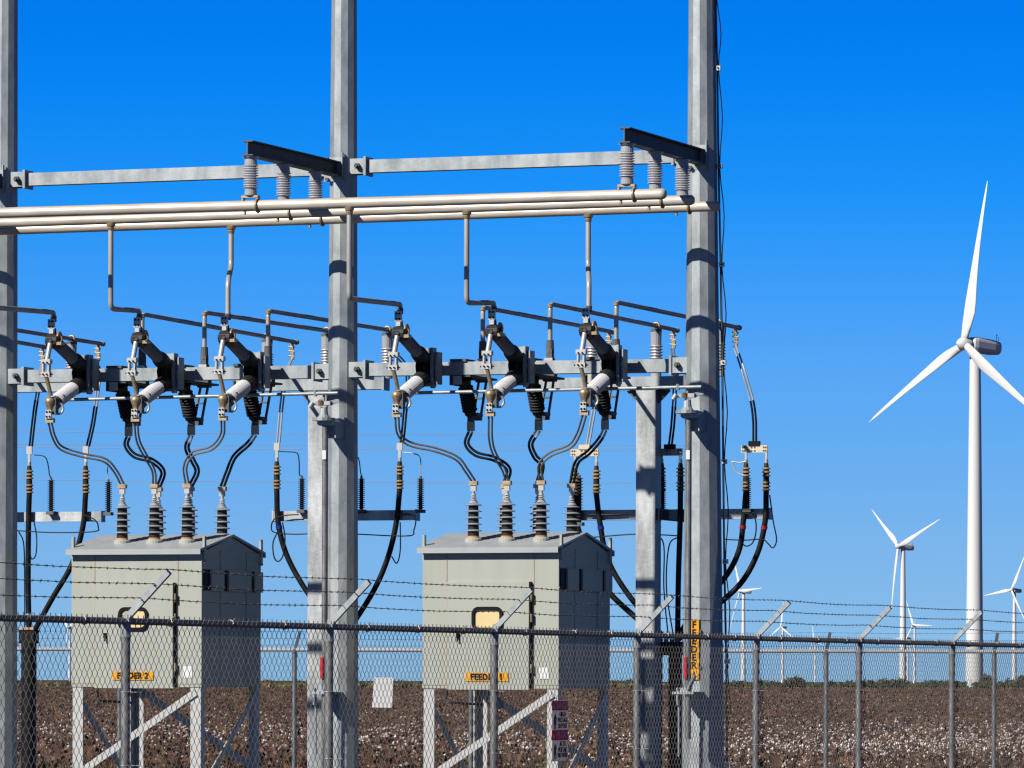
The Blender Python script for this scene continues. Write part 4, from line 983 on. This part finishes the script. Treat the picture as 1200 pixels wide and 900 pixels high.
    # side: frame lines and vent hoods on the shaded end
    m = MB(); th = .006
    ys = [FB + (RB - FB)*f for f in (.31, .75)]
    for y in ys: m.box((a1 - .001, y - .008, zb), (a1 + .007, y + .008, zeave - .02))
    m.box((a1 - .001, FB, zeave - .10), (a1 + .007, RB, zeave - .085)); m.box((a1 - .001, FB, Zf(688) - .01), (a1 + .008, RB, Zf(688)))
    part(m, 'end_seam', t, M['paint'])
    for y0_, y1_ in ((.12, .34), (.41, .80), (.86, 1.0)):
        m = MB(); A_, B_ = FB + (RB - FB)*y0_, FB + (RB - FB)*y1_ - .01; m.box((a1, A_, Zf(691)), (a1 + .03, B_, Zf(666)))
        v_ = part(m, 'vent_hood', t, M['paint'])
        m = MB(); m.box((a1 + .0, A_ - (.15 if y0_ < .2 else .08), Zf(691)), (a1 + .012, A_ - .001, Zf(666))); part(m, 'louvre', v_, M['black'])
    # lifting lugs
    for (x, y) in ((a0 - .012, FB + .02), (a1 + .0, FB + .02), (a1 + .0, RB - .05), (a0 - .012, RB - .05)):
        m = MB(); m.box((x, y, zeave - .15), (x + .022, y + .05, zeave + .115)); m.tube([(x - .004, y + .025, zeave - .135), (x + .03, y + .025, zeave - .135)], .014, 8); part(m, 'lifting_lug', t, M['paint'])
    # legs and braces
    lw = .112
    for sx, sy in ((0,0), (1,0), (0,1), (1,1)):
        x = a0 + .01 if sx == 0 else a1 - .01; y = FB + .01 if sy == 0 else RB - .01; dx = 1 if sx == 0 else -1; dy = 1 if sy == 0 else -1
        m = MB(); m.box((min(x, x + dx*lw), min(y, y + dy*.012), .02), (max(x, x + dx*lw), max(y, y + dy*.012), zb - .001)); m.box((min(x, x + dx*.012), min(y + dy*.012, y + dy*lw), .02), (max(x, x + dx*.012), max(y + dy*.012, y + dy*lw), zb - .001))
        m.box((min(x, x + dx*.18) - .02, min(y, y + dy*.18) - .02, .0), (max(x, x + dx*.18) + .02, max(y, y + dy*.18) + .02, .02)); part(m, 'leg', t, M['legp'])
    zlow = zb - .86; zhi = zb - .05
    for P, Q in (((a0 + .1, FB - .004, zlow), (a1 - .06, FB - .004, zhi)), ((a1 - .1, RB + .004, zlow + .05), (a0 + .1, RB + .004, zhi)), ((a1 + .004, FB + .1, zlow - .1), (a1 + .004, RB - .1, zhi)), ((a0 - .004, RB - .1, zlow - .1), (a0 - .004, FB + .1, zhi))):
        m = MB(); m.bar(P, Q, .012, .07) if abs(P[1] - Q[1]) > .5 else m.bar(P, Q, .012, .07, V(0,0,1)); part(m, 'brace', t, M['legp'])
    m = MB(); m.tube([(a0 + .08, -.3, zb), (a0 + .08, -.3, zb - .14), (a0 + .45, -.3, zb - .16)], .012, 6); part(m, 'under_conduit', t, M['galvdark'])
    # bushings
    bz = []
    for yb, pxs in ((-.46, (554.8, 594.2, 634.3)), (.45, None)):
        for k in range(3):
            x = L((554.8, 594.2, 634.3)[k], 620, -.46).x
            zroof = zr - .0 + (zE - zr + .012)*abs(yb)/(RB + ov) + .01
            z0 = zroof; ztop = L(555, 571, -.46).z
            m = MB(); m.lathe((x, yb, z0 - .03), (x, yb, z0 + .028), [(0,.085),(.8,.085),(1,.07)], 18); bsh = part(m, 'bushing', t, M['paint'])
            m = MB(); m.lathe((x, yb, z0 + .027), (x, yb, z0 + .045), [(0,.062),(1,.058)], 16); part(m, 'gasket', bsh, M['ring'])
            zc0, zc1 = z0 + .045, z0 + .045 + (ztop - z0)*.60
            m = MB(); m.lathe((x, yb, zc0), (x, yb, zc1), [(0,.056),(1,.048)], 16); part(m, 'core', bsh, M['poly'])  # dark core colour stands in for the shade between the sheds
            m = MB()
            for j in range(5):
                zz = zc0 + (zc1 - zc0)*(j + .88)/5; m.lathe((x, yb, zz - .008), (x, yb, zz + .010), [(0,.080),(.3,.084),(.55,.080),(.8,.060),(1,.05)], 22)
            m.lathe((x, yb, zc1 + .01), (x, yb, zc1 + .045), [(0,.05),(1,.022)], 16); part(m, 'sheds', bsh, M['porc'])
            m = MB(); zt0 = zc1 + .03; 
            for j in range(3):
                zz = zt0 + .022*j + .01; m.lathe((x, yb, zz), (x, yb, zz + .014), [(0,.036 - j*.003),(1,.022)], 12)
            m.tube([(x, yb, zt0), (x, yb, ztop - .03)], .016, 10); m.cbox((x, yb, ztop + .0), (.055,.03,.075)); part(m, 'terminal', bsh, M['tin'])
            m = MB(); m.cbox((x, yb, ztop + .04), (.085,.05,.04)); part(m, 'cable_clamp', bsh, M['bronze']); 
            if t['label'] and len(BUSH) < 6: BUSH.append(V(x, yb, ztop + .06))
    return t, pl, a0, a1, c, X, Zf
cab1, pl1, ca0, ca1, cc1, cX, cZ = breaker('right hand grey circuit breaker cabinet marked feeder 1')
c2a = cc1 + (L(83.7, 805.5, FB).x - ca0)
cab2 = dup(cab1, (c2a, 0, L(83.7, 804.8, FB).z - L(495, 806.5, FB).z), 'left hand grey circuit breaker cabinet marked feeder 2')
BUSH2 = [p + V(c2a - cc1, 0, cab2.location.z) for p in BUSH]
tf1, tf2 = text_mesh('FEEDER 1', .092, 'lettering', 1.09, .045), text_mesh('FEEDER 2', .092, 'lettering', 1.09, .045)
def find(o, nm):
    for ch in o.children_recursive:
        if ch.name.split('.')[0] == nm: return ch
lc = V((cX(547) + cX(597))/2 - cc1, FB - .0335, (cZ(798.5) + cZ(788.3))/2 - .002)
text_part(tf1, 'lettering', cab1, M['black'], lc, .83, .92, label='black letters reading FEEDER 1')
text_part(tf2, 'lettering', cab2, M['black'], lc, .83, .92, label='black letters reading FEEDER 2')

# jumpers between switches and bushings
GJ = 'twin jumpers from the switches to the breaker bushings'
def jumper(p, mid, q, label, mat1, lower=None, frac=.3, r=.0105):
    n = len(mid); bs = [p.y + (q.y - p.y)*(i + 1)/(n + 1) for i in range(n)]
    twin([(p, None)] + mid + [(q, None)], [0] + bs + [0], label, mat1, GJ, .036, r, lower, frac=frac)
clz = L(466.5, 481, -1.06).z - .07
def swp(i): _, a, dz = SW[i]; return V(a - .01, -1.095, clz + dz)
def rsp(i): _, a, dz = RS[i]; return V(a, .28, rse.z + dz)
jumper(swp(0), [(467.5, 508), (480, 520), (510, 527), (535, 537), (547, 552)], BUSH[0], 'twin jumper sweeping from the left front switch to the left bushing of the right breaker', M['wire'])
jumper(swp(1), [(575, 515), (580, 533), (590, 550)], BUSH[1], 'twin jumper from the middle front switch to the middle bushing of the right breaker', M['wire'])
jumper(swp(2), [(678, 508), (668, 523), (646, 532), (633, 545)], BUSH[2], 'twin jumper in an S bend to the right front bushing of the right breaker', M['wire'])
jumper(rsp(0), [(547, 520), (558, 532), (580, 538), (596, 550)], BUSH[3], 'black twin jumper from the left underhung switch over the right breaker', M['wirew'], M['rubber'], .04, .0115)
jumper(rsp(1), [(622, 520), (627, 535), (635, 545)], BUSH[4], 'black twin jumper from the middle underhung switch over the right breaker', M['wirew'], M['rubber'], .12, .0115)
jumper(rsp(2), [(703, 515), (690, 530), (676, 542)], BUSH[5], 'black twin jumper from the right underhung switch over the right breaker', M['wirew'], M['rubber'], .18, .0115)
jumper(swp(3), [(63, 512), (72, 525), (95, 533), (122, 539), (135, 552)], BUSH2[0], 'twin jumper sweeping from the left front switch to the left bushing of the left breaker', M['wire'])
jumper(swp(4), [(162, 517), (172, 537), (180, 552)], BUSH2[1], 'twin jumper from the middle front switch to the middle bushing of the left breaker', M['wire'])
jumper(swp(5), [(260, 510), (248, 525), (226, 532), (217, 547)], BUSH2[2], 'twin jumper in an S bend to the right front bushing of the left breaker', M['wire'])
jumper(rsp(3), [(148, 522), (158, 534), (178, 540), (191, 553)], BUSH2[3], 'black twin jumper from the left underhung switch over the left breaker', M['wirew'], M['rubber'], .04, .0115)
jumper(rsp(4), [(219, 525), (226, 540), (231, 553)], BUSH2[4], 'black twin jumper from the middle underhung switch over the left breaker', M['wirew'], M['rubber'], .15, .0115)
jumper(rsp(5), [(291, 520), (275, 535), (267, 553)], BUSH2[5], 'black twin jumper from the right underhung switch over the left breaker', M['wirew'], M['rubber'], .18, .0115)

# ------------------------------------------------------------------ vertical FEEDER 1 sign and pole wiring
bs_ = -R2(2.2) - .012
p, q = L(808, 726, bs_), L(819, 796.5, bs_)
t = thing('vertical_sign', 'orange vertical sign reading feeder 1 on the right pole', 'sign', ((p.x + q.x)/2, bs_, q.z))
m = MB(); m.box((p.x, bs_ - .004, q.z), (q.x, bs_ + .004, p.z)); part(m, 'plate', t, M['orange'])
m = MB(); m.box((p.x + .01, bs_ + .004, q.z + .1), (q.x + .02, bs_ + .1, q.z + .13)); m.box((p.x + .01, bs_ + .004, p.z - .13), (q.x + .02, bs_ + .1, p.z - .1)); part(m, 'mounting_strap', t, M['galvdark'])
H_ = p.z - q.z
for k, ch in enumerate(('F', 'E', 'E', 'D', 'E', 'R', '1')):
    zz = p.z - H_*((.09, .225, .36, .50, .635, .765, .93)[k]); me = text_mesh(ch, .092, 'letter', 1, .03)
    text_part(me, 'letter', t, M['black'], V(0, -.006, zz - q.z), 1.0, 1.0)
mb_pts = [(838.5, 0), (840.5, 80), (842, 195), (844.5, 310), (846.5, 425), (847.5, 541), (848.8, 658), (851, 775), (852, 897)]
bw = .02; c = [L(x, y, bw) for x, y in mb_pts]
t = thing('pole_cable', 'thin dark conduit strapped down the right side of the right pole', 'cable', c[-1])
m = MB(); m.tube([c[0] + (c[0] - c[1])*1.2] + c + [V(c[-1].x, bw, .0)], .011, 6); part(m, 'conduit', t, M['galvdark'])
m = MB(); cc_ = []
for i in range(len(c) - 1):
    for f in (0, .5): cc_.append(sub(c[i], c[i+1], f) + V(.012 + (.035 if f else 0), .0, 0))
m.tube(smooth_path(cc_, 3), .006, 5); part(m, 'loose_wire', t, M['rubber'])
for k in (1, 2, 3, 4, 5, 6, 7, 8):
    m = MB(); x = c[k]; m.cbox(x + V(.015,-.01,0), (.05,.035,.045)); cl = part(m, 'clip', t, M['tin']); m = MB(); m.tube([x + V(.018,-.04,0), x + V(.018,-.028,0)], .009, 6); part(m, 'bolt', cl, M['black'])

# ------------------------------------------------------------------ distant power lines
Dp = 170.0
mpole = MB(); X0 = (824 - 600)/F*Dp; mpole.tube([(X0, Dp, 0), (X0, Dp, 10.2)], .17, 10, r2=.12)
t = thing('utility_pole', 'distant wooden pole hidden behind the right steel pole', 'utility pole', (X0, Dp, 0), yard=False)
M['wood'] = mat('grey_pole_wood', (.16,.12,.09), .85); part(mpole, 'shaft', t, M['wood'])
for nm, yl, yr in (('top', 502.5, 509), ('second', 518, 521.5), ('third', 521.5, 526.5), ('lowest', 559, 566)):
    m = MB(); zz = lambda px, py: EYE + (hz(px) - py)/F*Dp
    x0 = (-300 - 600)/F*Dp; z0 = zz(-300, yl - 1); z1 = zz(824, yr + (.5 if nm != 'lowest' else 0)); pts = []
    for k in range(15): u = k/14; pts.append((x0 + (X0 - x0)*u, Dp, z0 + (z1 - z0)*u - .06*math.sin(math.pi*u)))
    m.tube(pts, .0075, 5); solo(m, 'power_line', '%s of the four thin pale power lines crossing the sky behind the yard' % nm, 'power line', M['wirew'], pts[-1], 'thin power lines behind the yard', yard=False)

# ------------------------------------------------------------------ chain link fences
def mesh_panel(P, du, dz, ncol, nrow, r, off=None, topz=0):
    """woven zigzag wires as thin three sided tubes; P origin top left, du per half diamond (vector), dz half height; returns MB"""
    vs = []; fs = []; nrm = Vector((du.y, -du.x, 0)).normalized(); u = du.normalized()
    for c_ in range(ncol):
        k0 = len(vs)
        for j in range(nrow + 1):
            s = 1 if (j + c_) % 2 == 0 else -1
            base = P + du*(2*c_ + 1 + s*1.03) + V(0,0,-dz*j)
            if j == 0: base = base + V(0,0,.018)
            o_ = nrm*(.0022*s)
            for q in range(3):
                an = 2.094*q + .5; vs.append(base + o_ + u*(r*math.cos(an)) + nrm*(r*math.sin(an)))
        for j in range(nrow):
            a_ = k0 + j*3
            for q in range(3): fs.append((a_ + q, a_ + (q+1) % 3, a_ + 3 + (q+1) % 3, a_ + 3 + q))
    m = MB(); m.v = [tuple(v) for v in vs]; m.f = fs; m.sm = [True]*len(fs); m.mi = [0]*len(fs)
    return m
AF = 5.513; ZF = EYE + .349
bA, bB = bsolve(AF, 387, 740), bsolve(AF, 884, 748)
stp = (bB - bA)/3
t = thing('chain_link_fence', 'near chain link fence with barbed wire on slanted arms, crossing the whole photo', 'fence', (AF, bA, 0))
print('fence step', stp, 'posts', [round(bsolve(AF, x)) for x in (148, 387, 579)])
posts = [bsolve(AF - .03, x, 800) for x in (147, 385.5, 579, 746.5, 886, 1006.5, 1115.5)]
posts = [posts[0] - stp*2, posts[0] - stp] + posts + [posts[-1] + stp, posts[-1] + 2*stp]
pm = None
for i, b in enumerate(posts):
    if pm is None:
        m = MB(); m.tube([(AF - .03, b, 0), (AF - .03, b, ZF - .05)], .0275, 14); po = part(m, 'post', t, M['galvpost'])
        m = MB(); m.lathe((AF - .03, b, ZF - .10), (AF - .03, b, ZF + .005), [(0,.031),(.7,.031),(1,.026)], 12); m.bar((AF - .015, b, ZF + .02), (AF + .245, b, ZF + .285), .036, .03, V(0,1,0)); m.bar((AF - .03, b, ZF - .03), (AF - .01, b, ZF + .04), .045, .04)
        ar = part(m, 'barb_arm', po, M['galv'])
        m = MB()
        for z in (ZF - .42, ZF - .85, ZF - 1.3): m.tube([(AF - .03 + math.cos(u)*.031, b + math.sin(u)*.031, z) for u in np.linspace(0, 2*math.pi, 9)], .003, 4, cap=False); m.bar((AF + .0, b, z), (AF + .06, b + .02, z), .004, .004)
        ti = part(m, 'tie_wire', po, M['wirew'], kind='stuff'); pm = (po, ar, ti); b00 = b
    else:
        o = pm[0].copy(); COL.objects.link(o); o.parent = t; o.location = (0, b - b00, 0)
        for x in pm[1:]:
            y = x.copy(); COL.objects.link(y); y.parent = o
for i in range(len(posts) - 1):
    m = MB(); m.tube([(AF - .03, posts[i] + .002, ZF - .005), (AF - .03, posts[i+1] - .002, ZF - .005)], .020, 12); ra = part(m, 'top_rail', t, M['galvpost'])
    m = MB()
    for k in (.2, .52, .8):
        b = posts[i] + stp*k + random.uniform(-.1, .1); m.tube([(AF - .03 + math.cos(u)*.025, b + u*.006, ZF - .005 + math.sin(u)*.025) for u in np.linspace(0, 2*math.pi, 9)], .0038, 5, cap=False); m.bar((AF - .01, b, ZF + .014), (AF + .0, b + .012, ZF + .028), .006, .006)
    part(m, 'tie_wire', ra, M['wirew'])
    nc = 84
    m = mesh_panel(V(AF, posts[i], ZF + .012), V(0, (posts[i+1] - posts[i])/168, 0), .0405, nc, 30, .0021)
    if posts[i] < bsolve(AF, 1300) : part(m, 'chain_mesh', t, M['mesh'], kind='stuff')
def barbed(Pf, Qf, n, r, seed, blen=.013, sp=.105):
    rnd = random.Random(seed); m = MB(); Lg = (Qf - Pf).length; k = int(Lg/.38); pts = []
    for i in range(k + 1):
        u = i/k; pts.append(Pf + (Qf - Pf)*u + V(0,0,-.012*math.sin(math.pi*(u*n % 1)) + rnd.uniform(-.0018,.0018)))
    m.tube(pts, r, 5, cap=False); d = (Qf - Pf).normalized(); x = .05
    while x < Lg:
        c_ = x/Lg*k; i = min(int(c_), k-1); p_ = sub(pts[i], pts[i+1], c_ - i); 
        m.lathe(p_ - d*.009, p_ + d*.009, [(0,r*1.9),(1,r*1.9)], 5)
        for _ in range(2):
            v = V(rnd.uniform(-1,1), rnd.uniform(-1,1), rnd.uniform(-1,1)).normalized()*blen; m.bar(p_ - v, p_ + v, r*.9, r*.9)
        x += sp*rnd.uniform(.85, 1.15)
    return m
for k, f in enumerate((.97, .66, .34)):
    a_ = AF - .015 + .26*f - .0; z_ = ZF + .02 + .265*f + .02
    m = barbed(V(a_, posts[0], z_), V(a_, posts[-1], z_), len(posts) - 1, .0023, k)
    part(m, 'barbed_wire', t, M['barb'])
# danger sign hung on the near fence
bS0, bS1 = bsolve(AF + .03, 647.5, 850), bsolve(AF + .03, 666, 850)
pz0, pz1 = L(655, 820.5, (bS0 + bS1)/2).z, L(655, 892, (bS0 + bS1)/2).z
sw_ = bS1 - bS0; sh_ = pz0 - pz1
t = thing('danger_sign', 'red and white danger high voltage sign hung on the near fence', 'sign', (AF + .03, bS0, pz1))
Y = lambda f: bS0 + sw_*f; Zs = lambda f: pz0 - sh_*f
m = MB()
for f0, f1 in ((0, .012), (.165, .49), (.655, 1)): m.box((AF + .024, bS0, Zs(f1)), (AF + .028, bS1, Zs(f0)))
part(m, 'plate', t, M['signwhite'])
for f0, f1 in ((.0125, .1645), (.4905, .6545)):
    m = MB(); m.box((AF + .024, bS0, Zs(f1)), (AF + .0284, bS1, Zs(f0))); part(m, 'red_band', t, M['signred'])
SR = Matrix.Rotation(R(90), 4, 'Z') @ Matrix.Rotation(R(90), 4, 'X')
def stext(txt, fy, fz, size, mt, sx):
    me = text_mesh(txt, size, 'lettering', 1.05, .004); text_part(me, 'lettering', t, mt, V(.0005, Y(fy) - bS0, Zs(fz) - pz1), sx, 1, SR)
stext('DANGER', .59, .092, .07, M['sheet'], .95); stext('PELIGRO', .59, .575, .07, M['sheet'], .85)
stext('HIGH', .64, .235, .05, M['black'], 1.0); stext('VOLTAGE', .64, .33, .05, M['black'], .9); stext('KEEP OUT', .64, .425, .05, M['black'], .8)
stext('ALTO', .64, .72, .05, M['black'], 1.0); stext('VOLTAJE', .64, .815, .05, M['black'], .9); stext('NO ENTRE', .64, .905, .05, M['black'], .8)
for fz in (.33, .82):                            # hazard triangle in the band, standing figure below
    m = MB(); x0 = AF + .0285; 
    m.add([(x0, Y(.08 + .10), Zs(fz - .12)), (x0, Y(.08), Zs(fz - .02)), (x0, Y(.30), Zs(fz - .02))], [(0,1,2)])
    m.cbox((x0, Y(.17), Zs(fz + .02)), (.001, sw_*.14, sh_*.10)); m.cbox((x0, Y(.13), Zs(fz + .10)), (.001, sw_*.05, sh_*.08)); m.cbox((x0, Y(.22), Zs(fz + .10)), (.001, sw_*.05, sh_*.08)); m.lathe((x0 - .0005, Y(.17), Zs(fz - .055)), (x0 + .0005, Y(.17), Zs(fz - .055)), [(0,.018),(1,.018)], 10)
    part(m, 'hazard_pictogram', t, M['black'])
for fz in (.092, .575):
    m = MB(); x0 = AF + .0297; m.add([(x0, Y(.03), Zs(fz + .045)), (x0, Y(.16), Zs(fz + .045)), (x0, Y(.095), Zs(fz - .045))], [(0,1,2)]); part(m, 'warning_triangle', t, M['sheet'])
m = MB()
for y_, z_ in ((.06, .03), (.94, .03), (.06, .97), (.94, .97)): m.bar((AF - .01, Y(y_), Zs(z_)), (AF + .034, Y(y_), Zs(z_)), .008, .008)
part(m, 'tie_wire', t, M['wirew'], kind='stuff')

# far fence, parallel to the beams, 92 m away
DB = 92.0
def fw(px, py): d = ray(px, py); return V(d.x*DB, DB, EYE + d.z*DB)
t = thing('chain_link_fence', 'far chain link fence with a bright top rail along the edge of the cotton field', 'fence', (0, DB, 0), yard=False)
zr_ = EYE + .508; bx = [fw(x, 800).x for x in (-67, 140, 345, 552, 759, 968, 1165, 1370)]
for i, x in enumerate(bx):
    m = MB(); m.tube([(x, DB, 0), (x, DB, zr_)], .04, 10); po = part(m, 'post', t, M['galvpost'])
    m = MB(); m.bar((x, DB, zr_ - .02), (x + .08, DB + .30, zr_ + .30), .05, .05, V(0,1,0)); m.lathe((x, DB, zr_ - .06), (x, DB, zr_ + .02), [(0,.045),(1,.038)], 10); part(m, 'barb_arm', po, M['galvdark'])
for i in range(len(bx) - 1):
    m = MB(); m.tube([(bx[i], DB, zr_), (bx[i+1], DB, zr_)], .033, 10); part(m, 'top_rail', t, M['brightrail'])
    m = mesh_panel(V(bx[i], DB - .03, zr_ + .02), V((bx[i+1] - bx[i])/168, 0, 0), .0405, 84, 34, .0017); part(m, 'chain_mesh', t, M['mesh'], kind='stuff')
for k, (dy, dz) in enumerate(((.29, .31), (.17, .19), (.07, .08))):
    m = barbed(V(bx[0], DB + dy, zr_ + dz), V(bx[-1], DB + dy, zr_ + dz), 7, .0022, 10 + k, .013, .13); part(m, 'barbed_wire', t, M['barb'])
p_ = [fw(x, y) for x, y in ((438.5, 793.5), (461, 794), (459.5, 829.5), (436, 829))]
m = MB(); m.add([tuple(v + V(0,-.06,0)) for v in p_] + [tuple(v + V(0,-.054,0)) for v in p_], [(3,2,1,0), (4,5,6,7), (0,1,5,4), (1,2,6,5), (2,3,7,6), (3,0,4,7)])
solo(m, 'blank_sign', 'blank white sheet hung slightly tilted on the far fence right of the middle pole', 'sign', M['sheet'], p_[3], yard=False)
print('objects', len(bpy.data.objects), 'tris', sum(len(o.data.loop_triangles) if False else sum(len(p.vertices) - 2 for p in o.data.polygons) for o in [] ))
